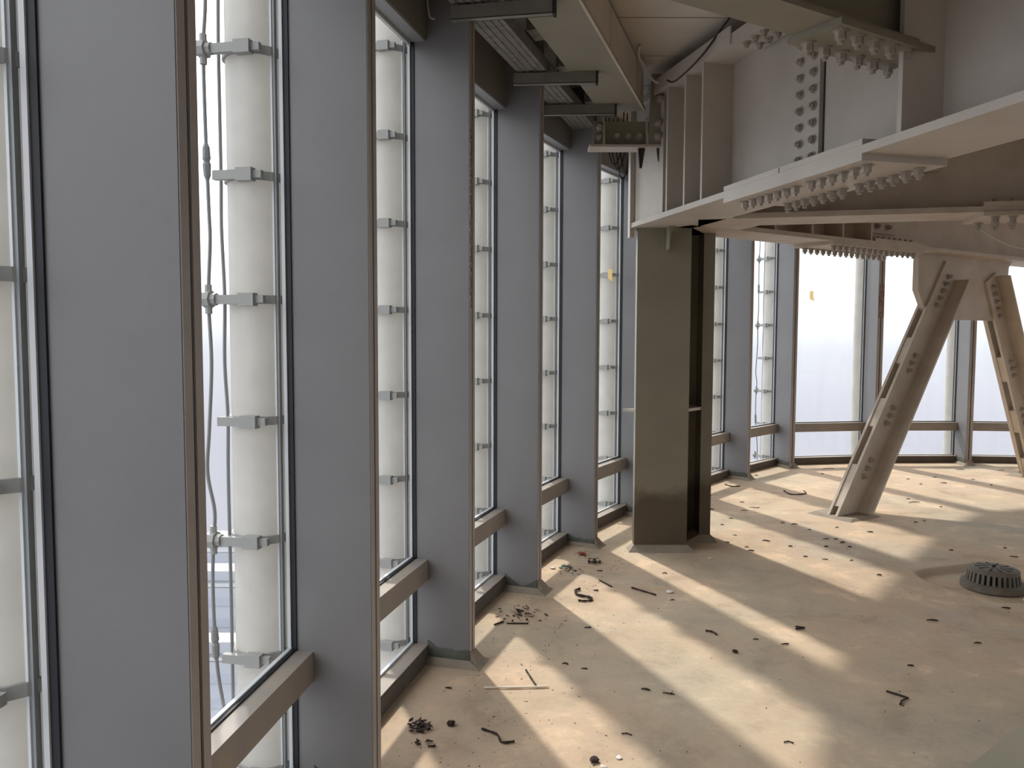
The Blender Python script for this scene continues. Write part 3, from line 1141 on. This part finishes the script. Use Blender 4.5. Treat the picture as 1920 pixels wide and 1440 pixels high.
# bracket at the end of the edge beam
br = empty('bolted_bracket', (0.75, 5.5, 2.845))
tag(br, 'dark bolted steel bracket holding the end of the edge beam at the column', 'bracket')
by = 5.47
MB().box((0.515, by - 0.06, 2.845), (0.505, 0, 0), (0, 0.16, 0), (0, 0, 0.016)).build('seat_plate', M_STEEL, br)
o = MB().box((0.545, by, 2.861), (0.375, 0, 0), (0, 0.02, 0), (0, 0, 0.165)).build('back_plate', M_COLUMN, br)
for x in (0.70, 0.775, 0.85):
    bolt((x, by, 2.925), (0, -1, 0), o)
for z in (2.915, 2.985):
    bolt((0.585, by, z), (0, -1, 0), o)
for x in (0.605, 0.893):
    MB().slab([(x, by - 0.055, 2.861), (x, by, 2.861), (x, by, 3.05), (x, by - 0.02, 3.05)], (0.014, 0, 0)).build('rib', M_STEEL, br)
o = MB().slab([(0.905, by - 0.05, 2.861), (1.03, by - 0.05, 2.861), (1.045, by - 0.05, 3.325), (0.925, by - 0.05, 3.325)], (0, 0.02, 0)).build('end_plate', M_COLUMN, br)
for z in (2.915, 3.0, 3.16, 3.255):
    bolt((0.968 + (z - 2.9) * 0.05, by - 0.05, z), (0, -1, 0), o)
for x, d in ((0.845, 0.13), (0.97, 0.09)):
    MB().slab([(x, by - 0.03, 2.845), (x + 0.045, by - 0.03, 2.845), (x + 0.025, by - 0.03, 2.845 - d), (x + 0.010, by - 0.03, 2.845 - d)], (0, 0.03, 0)).build('hook_plate', M_DARK, br)

# ------------------------------------------------------------------ V brace under the far girder
VA = Vector((1.1, 5.77, 0))
VD = Vector((0.835, 0.55, 0)).normalized()
VN = Vector((0.55, -0.835, 0)).normalized()      # towards the camera


def vp(u, z, n=0.0):
    q = VA + VD * u + VN * n
    return Vector((q.x, q.y, z))


GU = 0.055
g = [(3.22, Z_BF0), (3.22, 2.02), (3.42, 1.745), (4.62, 1.745), (4.90, 2.05), (4.93, 2.31), (4.98, Z_BF0)]
gus = MB().slab([vp(u, z, -GU / 2) for u, z in g], VN * GU).build('brace_gusset', M_BRACE, g2)


def leg(label, p0, p1, width, wdir, bolts, slots, A=VA, D=VD, N=VN, outs=0.155, m=None, fillet=True):
    """double angle: p0 foot, p1 top of the left edge in (u,z); wdir = +1 width grows to +u"""
    def P(u, z, n):
        q = A + D * u + N * n
        return Vector((q.x, q.y, z))
    d = Vector((p1[0] - p0[0], p1[1] - p0[1]))
    L = d.length
    d.normalize()
    e_ = Vector((d.y, -d.x)) * wdir
    if wdir < 0:
        pass

    def Q(s, w_, n, flat=True):
        u = p0[0] + d.x * s + e_.x * w_
        z = p0[1] + d.y * s + e_.y * w_
        return P(u, z, n)

    def s_floor(w_):        # s at which the strip offset w_ meets the floor
        return (-0.0 - p0[1] - e_.y * w_) / d.y

    paint = m or M_BRACE
    root = empty('brace_leg', P(p0[0] + width / 2, 0, 0))
    tag(root, label, 'brace', 'legs of the steel braces')
    th = 0.024

    def plate(w0, w1, n0, n1, s0a=None, s1=L):
        a0 = s_floor(w0) if s0a is None else s0a
        a1 = s_floor(w1) if s0a is None else s0a
        mb = MB()
        mb.hexa([Q(a0, w0, n0), Q(a1, w1, n0), Q(a1, w1, n1), Q(a0, w0, n1)],
                [Q(s1, w0, n0), Q(s1, w1, n0), Q(s1, w1, n1), Q(s1, w0, n1)])
        return mb
    h = GU / 2
    for sg, nm in ((1, 'front_angle'), (-1, 'rear_angle')):
        mm = plate(0, width, sg * h, sg * (h + th))
        m2 = plate(width - th, width, sg * (h + th), sg * (h + outs), None, L - 0.04)
        mm.add(m2.v, m2.f)
        fa = mm.build(nm, paint, root)
        if sg == 1:
            for s, cnt in bolts:
                for k in range(cnt):
                    bolt(Q(s - k * 0.085, width * 0.42, h + th), N, fa)
    # packers between the two angles, dark open slots left between them
    prev = None
    for s0_, s1_ in slots:
        plate(0.008, width - 0.03, -h, h, s0_, s1_).build('packer', paint, root)
    mb = MB()
    f0 = P(p0[0] - 0.05, -0.003, -h - 0.2), P(p0[0] + width * 1.3 + 0.06, -0.003, -h - 0.2), P(p0[0] + width * 1.3 + 0.06, -0.003, h + 0.2), P(p0[0] - 0.05, -0.003, h + 0.2)
    f1 = P(p0[0] + 0.02, 0.02, -h - 0.16), P(p0[0] + width * 1.3, 0.02, -h - 0.16), P(p0[0] + width * 1.3, 0.02, h + 0.16), P(p0[0] + 0.02, 0.02, h + 0.16)
    if fillet:
        mb.hexa(f0, f1)
        mb.build('mortar_fillet', M_MORTAR, root)
    return root


LL = math.hypot(3.657 - 2.03, 2.307)
leg('left leg of the V-shaped steel brace, leaning right with three rows of bolts',
    (2.03, 0.0), (3.657, 2.307), 0.27, 1,
    [(LL - 0.10, 5), (1.80, 3), (1.22, 3), (0.66, 3)],
    [(0.12, 0.55), (0.95, 1.25), (1.64, 1.93)])
LR = math.hypot(5.60 - 4.42, 2.13)
leg('right leg of the V-shaped steel brace, cut off by the right edge of the picture',
    (5.60, 0.0), (4.42, 2.13), 0.23, 1,
    [(LR - 0.10, 5), (1.45, 3), (0.85, 3)],
    [(0.06, 0.26), (0.60, 0.88), (1.25, 1.55)])
# foot of a brace under the big girder, at the bottom right corner
d1 = Vector((0.26, -0.966, 0)).normalized()
n1 = Vector((-0.966, -0.26, 0)).normalized()
leg('olive-brown foot of a brace leg at the bottom right corner of the picture',
    (0.0, 0.0), (1.75, 2.10), 0.30, 1, [], [(0.5, 0.9)], A=Vector((1.68, 2.854, 0)) - n1 * 0.05, D=d1, N=n1, m=M_COLUMN, fillet=False)

# ------------------------------------------------------------------ floor drain
dr = empty('floor_drain', DRAIN + Vector((0, 0, -0.05)))
tag(dr, 'round domed floor drain with slotted sides in a shallow sump', 'drain')
c = DRAIN + Vector((0, 0, -0.05))
o = MB().lathe(c, [(0.175, 0), (0.192, 0.004), (0.192, 0.030), (0.186, 0.034), (0.186, 0.042), (0.176, 0.046), (0.150, 0.048)], 48).build('base_ring', M_DRAIN, dr)
smooth_by_angle(o)
o = MB().lathe(c, [(0.120, 0.045), (0.118, 0.118)], 32).build('dark_core', M_DARK, dr)
nbar = 30
bar_me = None
for k in range(nbar):
    an = 2 * math.pi * k / nbar
    ca, sa = math.cos(an), math.sin(an)
    rad, tan = Vector((ca, sa, 0)), Vector((-sa, ca, 0))
    hw = 0.0085
    mb = MB()
    mb.hexa([c + rad * 0.140 + tan * -hw + Vector((0, 0, 0.046)), c + rad * 0.158 + tan * -hw + Vector((0, 0, 0.046)), c + rad * 0.158 + tan * hw + Vector((0, 0, 0.046)), c + rad * 0.140 + tan * hw + Vector((0, 0, 0.046))],
            [c + rad * 0.128 + tan * -hw + Vector((0, 0, 0.112)), c + rad * 0.148 + tan * -hw + Vector((0, 0, 0.112)), c + rad * 0.148 + tan * hw + Vector((0, 0, 0.112)), c + rad * 0.128 + tan * hw + Vector((0, 0, 0.112))])
    mb.build('side_bar', M_DRAIN, dr)
cap = MB().lathe(c, [(0.150, 0.110), (0.149, 0.124), (0.142, 0.130), (0.08, 0.136), (0.0005, 0.138)], 48).build('cap', M_DRAIN, dr)
smooth_by_angle(cap)
for k in range(10):
    an = 2 * math.pi * (k + 0.3) / 10
    rad, tan = Vector((math.cos(an), math.sin(an), 0)), Vector((-math.sin(an), math.cos(an), 0))
    MB().box(c + rad * 0.035 - tan * 0.005 + Vector((0, 0, 0.1345)), rad * 0.075, tan * 0.010, (0, 0, 0.0032)).build('cap_slot', M_DARK, cap)
MB().lathe(c + Vector((0, 0, 0.134)), [(0.012, 0), (0.010, 0.016), (0.005, 0.019)], 10).build('cap_knob', M_DARK, cap)

# ------------------------------------------------------------------ overhead cables
CAB = [
    ('black_cable', M_BLACKW, 0.006, [(1.22, 4.50, 3.37), (1.17, 4.58, 3.31), (1.09, 4.68, 3.20), (1.02, 4.85, 3.145), (0.99, 5.02, 3.15), (0.97, 5.12, 3.19)], 'black cable hanging in a curve below the deck beside the big girder'),
    ('white_cable', M_WHITEW, 0.009, [(0.775, 5.00, 3.36), (0.79, 5.12, 3.33), (0.85, 5.25, 3.32), (0.92, 5.34, 3.26), (0.99, 5.33, 3.24), (1.04, 5.22, 3.26)], 'pale cable looping from the edge beam to the bracket by the column'),
    ('white_cable', M_WHITEW, 0.006, [(3.70, 6.55, 2.535), (3.93, 6.60, 2.40), (4.18, 6.65, 2.32), (4.45, 6.70, 2.31), (4.75, 6.75, 2.38)], 'pale wire sagging below the girder at the right edge'),
    ('white_cable', M_WHITEW, 0.004, [(-0.37, 3.80, 3.38), (-0.395, 3.77, 3.20), (-0.385, 3.76, 3.06), (-0.36, 3.76, 3.04)], 'thin pale wire hanging down the window head near the top of the picture'),
]
for nm, m, r, pts, lab in CAB:
    pp = catmull([Vector(p) for p in pts], 8)
    o = MB().tube(pp, r, 8).build(nm, m, loc=pp[0], smooth=True)
    tag(o, lab, 'cable')

# ------------------------------------------------------------------ scraps of tape on the glass


def tape(fn_i, fr, z, wdt, hgt, lab, rot=0.0):
    a, b = FINS[fn_i - 1], FINS[fn_i]
    p0, p1 = a.pt(0.088, FT, 0), b.pt(0.088, 0, 0)
    p = p0.lerp(p1, fr)
    u = (p1 - p0).normalized()
    n = Vector((u.y, -u.x, 0))
    pts = []
    for (uu, zz) in ((-wdt / 2, hgt / 2), (wdt * 0.35, hgt / 2), (wdt * 0.4, -hgt * 0.1), (wdt * 0.75, -hgt / 2), (0.0, -hgt * 0.45), (-wdt / 2, -hgt * 0.3)):
        pts.append(p + u * uu + n * 0.001 + Vector((0, 0, z + zz)))
    c_ = p + Vector((0, 0, z))
    o = MB().slab(pts, n * 0.0015).build('tape_scrap', M_TAPE, loc=c_)
    tag(o, lab, 'tape', 'tape scraps left on the windows')


tape(13, 0.36, 2.07, 0.055, 0.12, 'yellowed scrap of tape on the first clear window right of the bend')
tape(14, 0.06, 2.07, 0.06, 0.12, 'curled scrap of tape beside the mullion left of the leaning brace')
tape(9, 0.82, 2.10, 0.10, 0.10, 'pale scrap of tape on the window left of the steel column')

# perforated tape stuck down the nose of two fins
def perforated():
    m = bpy.data.materials.new('perforated_tape')
    m.use_nodes = True
    t = m.node_tree
    b = t.nodes['Principled BSDF']
    b.inputs['Roughness'].default_value = 0.7
    g = t.nodes.new('ShaderNodeNewGeometry')
    v = t.nodes.new('ShaderNodeTexVoronoi')
    v.inputs['Scale'].default_value = 70
    t.links.new(g.outputs['Position'], v.inputs['Vector'])
    r = t.nodes.new('ShaderNodeValToRGB')
    r.color_ramp.interpolation = 'CONSTANT'
    r.color_ramp.elements[0].color = (0.42, 0.32, 0.26, 1)
    r.color_ramp.elements[1].position = 0.42
    r.color_ramp.elements[1].color = (0.17, 0.10, 0.08, 1)
    t.links.new(v.outputs['Distance'], r.inputs[0])
    t.links.new(r.outputs[0], b.inputs['Base Color'])
    return m


M_PERF = perforated()
for i_, z0_, z1_, t0_, t1_, lab in ((6, 1.72, 2.55, 0.002, 0.030, 'reddish perforated tape stuck down the nose of the third mullion fin'),
                                  (13, 1.80, 2.20, 0.006, 0.070, 'brown perforated tape on the nose of the mullion left of the leaning brace')):
    fn = FINS[i_]
    mb = MB()
    fn.bar(mb, -FD_IN - 0.006, -FD_IN - 0.0032, t0_, t1_, z0_, z1_)
    o = mb.build('perforated_tape', M_PERF, loc=fn.pt(-FD_IN, 0.02, z0_))
    tag(o, lab, 'tape')

# loose wires at the window head beside the column
wb = empty('wire_bundle', (0.80, 6.42, 3.05))
tag(wb, 'tangle of loose black wires at the window head left of the column', 'wires')
for k, (dx, dy, dz) in enumerate(((0, 0, -0.14), (0.04, 0.03, -0.20), (-0.03, -0.02, -0.11), (0.07, 0.02, -0.16))):
    p = Vector((0.80 + dx, 6.42 + dy, 3.05))
    pp = catmull([p + Vector((-0.04, 0, 0.25)), p + Vector((-0.02, 0.01, 0.05)), p + Vector((0.02, 0.0, dz)), p + Vector((0.07, 0.02, dz + 0.04)), p + Vector((0.10, 0.03, 0.08)), p + Vector((0.11, 0.03, 0.3))], 6)
    MB().tube(pp, 0.005, 6).build('wire', M_BLACKW, wb)

# ------------------------------------------------------------------ debris on the floor
SMALL = [(2.191, 7.501, 0.041), (2.242, 7.286, 0.099), (2.105, 7.133, 0.055), (2.297, 6.67, 0.036), (2.379, 6.618, 0.063), (1.968, 6.074, 0.058), (1.766, 5.899, 0.024), (1.769, 5.799, 0.044), (2.1, 5.921, 0.029), (2.436, 6.429, 0.021), (2.455, 6.137, 0.05), (2.53, 6.138, 0.024), (2.541, 6.03, 0.046), (2.368, 5.911, 0.036), (2.543, 5.907, 0.026), (2.113, 5.644, 0.025), (2.23, 5.58, 0.04), (2.406, 5.55, 0.027), (2.446, 5.215, 0.032), (1.281, 4.084, 0.023), (1.414, 4.028, 0.044), (2.692, 6.511, 0.027), (2.898, 6.357, 0.045), (3.547, 6.763, 0.022), (3.445, 6.707, 0.015), (4.385, 8.74, 0.038), (4.74, 8.851, 0.053), (4.653, 8.504, 0.061), (5.32, 9.381, 0.116), (5.095, 8.725, 0.057), (4.373, 8.439, 0.023), (3.838, 7.514, 0.123), (3.99, 7.328, 0.028), (3.86, 7.681, 0.042), (5.786, 9.344, 0.09), (3.77, 9.40, 0.157), (3.562, 9.063, 0.035), (2.771, 8.95, 0.035), (2.356, 4.367, 0.063), (2.91, 4.60, 0.045), (2.42, 4.044, 0.04), (1.931, 3.763, 0.023), (3.623, 5.66, 0.053), (3.701, 5.89, 0.029), (3.262, 5.832, 0.035), (1.814, 7.173, 0.069), (5.092, 8.378, 0.034), (1.66, 6.038, 0.02), (1.903, 6.822, 0.037), (1.767, 6.603, 0.018), (1.775, 6.248, 0.026), (1.023, 5.23, 0.032), (0.595, 5.286, 0.039), (0.968, 4.695, 0.024), (0.526, 4.877, 0.017), (0.415, 4.248, 0.041), (0.261, 3.766, 0.019), (0.349, 3.718, 0.02), (0.605, 3.488, 0.041), (0.7, 3.452, 0.052), (-0.283, 3.504, 0.021), (-0.307, 2.995, 0.026)]
LAND = [('the steel column', (1.2, 5.9)), ('the floor drain', (3.15, 5.12)), ('the left leg of the V-shaped brace', (3.06, 7.06)),
        ('the right leg of the V-shaped brace', (5.75, 8.85)), ('the third mullion fin from the left', (-0.2, 3.8)), ('the fourth mullion fin from the left', (0.17, 4.9)),
        ('the fin at the bend of the glass wall', (3.3, 9.5)), ('the end of the narrow sun streak', (1.6, 3.69))]
ORD = ['', 'second ', 'third ', 'fourth ', 'fifth ', 'sixth ', 'seventh ', 'eighth ', 'ninth ', 'tenth '] + ['%dth ' % k for k in range(11, 40)]


def _near(x, y):
    return min(range(len(LAND)), key=lambda k: math.hypot(x - LAND[k][1][0], y - LAND[k][1][1]))


_rank = {}
for k_ in range(len(LAND)):
    mine_ = sorted([t for t in SMALL if _near(t[0], t[1]) == k_], key=lambda t: math.hypot(t[0] - LAND[k_][1][0], t[1] - LAND[k_][1][1]))
    for j_, t_ in enumerate(mine_):
        _rank[t_] = 'short dark broken twig, %sclosest to %s' % (ORD[j_], LAND[k_][0])
rnd = random.Random(3)
for (x, y, l) in SMALL:
    lab_ = _rank[(x, y, l)]
    l = max(l, 0.03)
    z = floor_z(x, y)
    an = rnd.uniform(-0.35, 0.35)
    d = Vector((math.cos(an), math.sin(an), 0))
    n = Vector((-d.y, d.x, 0))
    r = rnd.uniform(0.0030, 0.0048)
    k = rnd.uniform(-0.3, 0.3) * l
    c = Vector((x, y, z + r))
    pts = [c - d * l / 2, c - d * l * 0.15 + n * k * 0.8 + Vector((0, 0, 0.003)), c + d * l * 0.2 + n * k + Vector((0, 0, 0.002)), c + d * l / 2 + n * k * 0.3]
    mb = MB().tube(pts, [r * 0.6, r, r * 1.1, r * 0.7], 6)
    if rnd.random() < 0.4:
        q = pts[2]
        mb.tube([q, q + (n * rnd.choice((-1, 1)) + d * 0.5) * l * 0.35 + Vector((0, 0, 0.004))], [r * 0.8, r * 0.4], 5)
    o = mb.build('twig', M_TWIG, loc=(x, y, z))
    tag(o, lab_, 'twig', 'broken twigs scattered on the floor')

PATHS = [
    ('twig', M_TWIG, 0.006, [(2.266, 8.395), (2.313, 8.277), (2.403, 8.302)], 'long bowed twig on the floor right of the steel column, near the glass wall'),
    ('twig', M_TWIG, 0.007, [(2.777, 8.056), (2.786, 7.862), (2.937, 7.896), (2.978, 8.037)], 'bent forked twig lying in the shadow left of the leaning brace'),
    ('twig', M_TWIG, 0.006, [(0.756, 4.923), (0.83, 4.841), (0.885, 4.781)], 'straight dark twig in the shadow in front of the steel column'),
    ('twig', M_TWIG, 0.006, [(1.044, 4.194), (1.076, 4.182), (1.092, 4.139)], 'curled dark twig with a knobbed end beside the narrow sun streak'),
    ('twig', M_TWIG, 0.006, [(1.554, 4.267), (1.594, 4.248), (1.542, 4.229)], 'small V-shaped twig beside the narrow sun streak'),
    ('twig', M_TWIG, 0.006, [(2.845, 6.865), (3.035, 6.941)], 'straight twig lying at the foot of the leaning brace'),
    ('twig', M_TWIG, 0.0055, [(-0.118, 3.124), (-0.057, 3.08), (-0.036, 3.019), (0.013, 3.025)], 'dark hooked twig at the bottom centre of the picture'),
    ('twig', M_TWIG, 0.005, [(0.07, 3.694), (0.095, 3.594), (0.116, 3.515)], 'thin dark stick touching the pale stick on the floor'),
    ('pale_stick', M_PALEST, 0.0055, [(-0.122, 3.5), (0.025, 3.503), (0.17, 3.512)], 'long straight pale stick lying on the floor'),
    ('twig', M_TWIG, 0.005, [(0.569, 5.079), (0.633, 4.943)], 'thin straight twig lying across the edge of a sun patch by the leaf litter'),
    ('twig', M_TWIG, 0.005, [(-0.094, 4.276), (-0.044, 4.327)], 'short twig at the left end of the crumbs by the third mullion'),
    ('twig', M_TWIG, 0.004, [(-0.026, 4.302), (0.094, 4.303)], 'thin straight twig among the crumbs by the third mullion'),
    ('twig', M_TWIG, 0.003, [(0.443, 3.092), (0.463, 3.094), (0.481, 3.079)], 'fine curved fibre on the floor near the bottom of the picture'),
    ('twig', M_TWIG, 0.003, [(1.07, 3.029), (1.09, 3.035), (1.105, 3.022)], 'fine curved fibre in the broad sun patch at the bottom'),
    ('twig', M_TWIG, 0.0055, [(1.682, 3.479), (1.715, 3.445), (1.746, 3.412), (1.704, 3.385), (1.682, 3.35)], 'dark V-bent twig near the bottom right corner'),
    ('rubber_strip', M_TWIG, 0.009, [(0.429, 4.892), (0.397, 4.854), (0.404, 4.781), (0.466, 4.736), (0.484, 4.712)], 'curled dark rubber strip in the sun patch by the fourth mullion'),
    ('rubber_strip', M_TWIG, 0.007, [(0.401, 4.681), (0.44, 4.669), (0.484, 4.694), (0.473, 4.751)], 'smaller looped rubber strip below the curled one'),
]
for nm, m, r, pts, lab in PATHS:
    P3 = [Vector((x, y, floor_z(x, y) + r + 0.001)) for x, y in pts]
    pp = catmull(P3, 5) if len(P3) > 2 and 'V-' not in lab else P3
    o = MB().tube(pp, [r * (0.85 + 0.15 * math.sin(1.7 * k)) for k in range(len(pp))], 6).build(nm, m, loc=P3[0])
    tag(o, lab, 'stick' if nm != 'rubber_strip' else 'strip')


def blob(x, y, r, h, m, name, lab, cat, seed, flat=False, sx_=1.0, ang=0.0, group=None):
    rr = random.Random(seed)
    mb = MB()
    nu, nv = 12, 7
    k0 = len(mb.v)
    z = floor_z(x, y)
    vs_, fs_ = [], []
    ca, sa = math.cos(ang), math.sin(ang)
    for j in range(nv):
        ph = math.pi * j / (nv - 1)
        for i in range(nu):
            th = 2 * math.pi * i / nu
            p = Vector((math.sin(ph) * math.cos(th), math.sin(ph) * math.sin(th), math.cos(ph)))
            k = 1 + 0.45 * mnoise.noise(p * 2.1 + Vector((seed * 3.1, 0, 0)))
            px, py = p.x * r * k * sx_, p.y * r * k
            vs_.append((x + px * ca - py * sa, y + px * sa + py * ca, z + h / 2 + p.z * h / 2 * k))
    for j in range(nv - 1):
        for i in range(nu):
            a = j * nu + i
            b = j * nu + (i + 1) % nu
            fs_.append((a, a + nu, b + nu, b))
    mb.add(vs_, fs_)
    o = mb.build(name, m, loc=(x, y, z))
    tag(o, lab, cat, group)
    return o


def leaf_clump(x, y, r, n, m, name, lab, seed, cat='litter', flat=0.012):
    rr = random.Random(seed)
    mb = MB()
    for k in range(n):
        a = rr.uniform(0, 6.28)
        q = r * rr.random() ** 0.7
        c = Vector((x + q * math.cos(a), y + q * math.sin(a), floor_z(x, y) + rr.uniform(0.002, flat)))
        t = rr.uniform(0, 6.28)
        u = Vector((math.cos(t), math.sin(t), rr.uniform(-0.3, 0.5))) * rr.uniform(0.006, 0.017)
        w = Vector((-math.sin(t), math.cos(t), rr.uniform(-0.3, 0.3))) * rr.uniform(0.003, 0.008)
        mb.slab([c - u, c - u * 0.3 + w, c + u * 0.5 + w * 0.8, c + u, c + u * 0.4 - w, c - u * 0.4 - w * 0.8], (0, 0, 0.0015))
    o = mb.build(name, m, loc=(x, y, floor_z(x, y)))
    tag(o, lab, cat)
    return o


leaf_clump(0.577, 5.473, 0.045, 40, M_TWIG, 'leaf_litter', 'dark crumpled leaf litter clump by the foot of the fifth mullion', 11, flat=0.03)
leaf_clump(0.508, 5.682, 0.028, 16, M_RED, 'red_scrap', 'crumpled red scrap on the floor near the fifth mullion', 12, 'scrap', 0.02)
leaf_clump(0.500, 5.66, 0.045, 7, M_TWIG, 'leaf_litter', 'dark leaf bits around the red scrap', 15)
leaf_clump(0.367, 5.372, 0.05, 20, M_GREEN, 'green_scrap', 'torn green plastic scrap in the sun patch left of the leaf litter', 13, 'scrap')
leaf_clump(0.40, 5.25, 0.10, 18, M_TWIG, 'leaf_litter', 'scattered leaf crumbs below the green scrap', 14)
leaf_clump(-0.373, 3.139, 0.05, 50, M_TWIG, 'leaf_litter', 'brown leaf litter clump beside the second window near the bottom', 16, flat=0.02)
leaf_clump(-0.34, 3.02, 0.03, 8, M_TWIG, 'leaf_litter', 'small leaf crumbs just below the brown litter clump', 17)
leaf_clump(0.05, 4.446, 0.15, 50, M_TWIG, 'leaf_litter', 'scattered dark crumbs on the floor by the third mullion', 18)
leaf_clump(3.33, 9.42, 0.05, 12, M_TWIG, 'leaf_litter', 'dark litter clump in the corner at the bend of the glass wall', 19, flat=0.03)
blob(0.28, 5.344, 0.018, 0.012, M_WHITE, 'white_scrap', 'white chip beside the green scrap', 'scrap', 2)
blob(0.981, 4.849, 0.022, 0.012, M_WHITE, 'white_scrap', 'flat white oval chip in the shadow in front of the column', 'scrap', 3)
blob(0.312, 2.888, 0.018, 0.018, M_TWIG, 'dark_stone', 'small dark stone at the bottom edge of the picture', 'stone', 4)
blob(0.408, 2.912, 0.012, 0.008, M_WHITE, 'white_scrap', 'small pale chip right of the dark stone', 'scrap', 5)
blob(0.342, 2.85, 0.010, 0.008, M_WHITE, 'white_scrap', 'white chip cut by the bottom edge of the picture', 'scrap', 6)
blob(-0.246, 3.164, 0.018, 0.020, M_TWIG, 'dark_stone', 'dark crumb right of the brown litter clump', 'stone', 7)
blob(1.125, 3.915, 0.014, 0.016, M_TWIG, 'dark_stone', 'dark pebble beside the narrow sun streak', 'stone', 8)
blob(3.202, 4.86, 0.020, 0.022, M_WHITE, 'white_scrap', 'white lump in front of the floor drain', 'scrap', 9)
blob(1.42, 5.60, 0.012, 0.008, M_WHITE, 'white_scrap', 'white chip right of the foot of the steel column', 'scrap', 10, sx_=1.6)

# tiny grit that nobody could count
mb = MB()
rr = random.Random(21)
crack = [(0.804, 5.642), (0.574, 5.079), (0.465, 4.829), (0.3, 4.369), (0.22, 4.076), (0.143, 3.861), (0.033, 3.558), (-0.135, 3.047)]
spots = []
for k in range(900):
    y = 2.6 + 6.4 * rr.random() ** 1.3
    x = rr.uniform(-0.5, 5.5) if rr.random() < 0.45 else facade_x(y) + 0.15 + abs(rr.gauss(0, 0.5))
    spots.append((x, y, rr.uniform(0.001, 0.0032)))
for k in range(90):
    j = rr.randrange(len(crack) - 1)
    t = rr.random()
    spots.append((crack[j][0] + (crack[j + 1][0] - crack[j][0]) * t + rr.gauss(0, 0.008), crack[j][1] + (crack[j + 1][1] - crack[j][1]) * t, rr.uniform(0.0012, 0.0032)))
for x, y, r in spots:
    if not inside(x, y, outline) or x < facade_x(min(y, 9.6)) + 0.02 and y < 9.6:
        continue
    z = floor_z(x, y)
    a = rr.uniform(0, 6.28)
    u = Vector((math.cos(a), math.sin(a), 0)) * r * rr.uniform(1, 2.2)
    w = Vector((-math.sin(a), math.cos(a), 0)) * r
    c = Vector((x, y, z))
    mb.add([c - u, c + w, c + u, c - w, c + Vector((0, 0, r * 1.2))], [(0, 3, 4), (3, 2, 4), (2, 1, 4), (1, 0, 4)])
o = mb.build('floor_grit', M_TWIG)
tag(o, 'fine dark grit sprinkled over the sandy floor', 'grit', kind='stuff')

# ------------------------------------------------------------------ far below: pale roofs in the haze
CITY = [((-150, 400), 60, 40, -105, 'pale high-rise roof far below, upper one beyond the hanging cable'),
        ((-115, 300), 36, 26, -92, 'pale block far below, middle one beyond the hanging cable'),
        ((-98, 250), 44, 20, -100, 'pale low block far below, lowest one beyond the hanging cable')]
for (x, y), wx, wy, zt, lab in CITY:
    root = empty('distant_building', (x, y, zt - 60))
    tag(root, lab, 'building', 'buildings far below in the haze')
    MB().cbox((x, y, zt - 30), wx, wy, 60).build('tower', M_CITY, root)
    MB().cbox((x, y, zt + 0.2), wx * 0.98, wy * 0.98, 0.4).build('roof', M_ROOF, root)
    MB().cbox((x + wx * 0.1, y, zt + 2), wx * 0.4, wy * 0.4, 4).build('roof_house', M_CITY, root)
    for k in range(6):
        MB().cbox((x, y - wy / 2 - 0.1, zt - 5 - k * 8), wx * 0.94, 0.4, 3).build('window_band', M_CITYW, root)
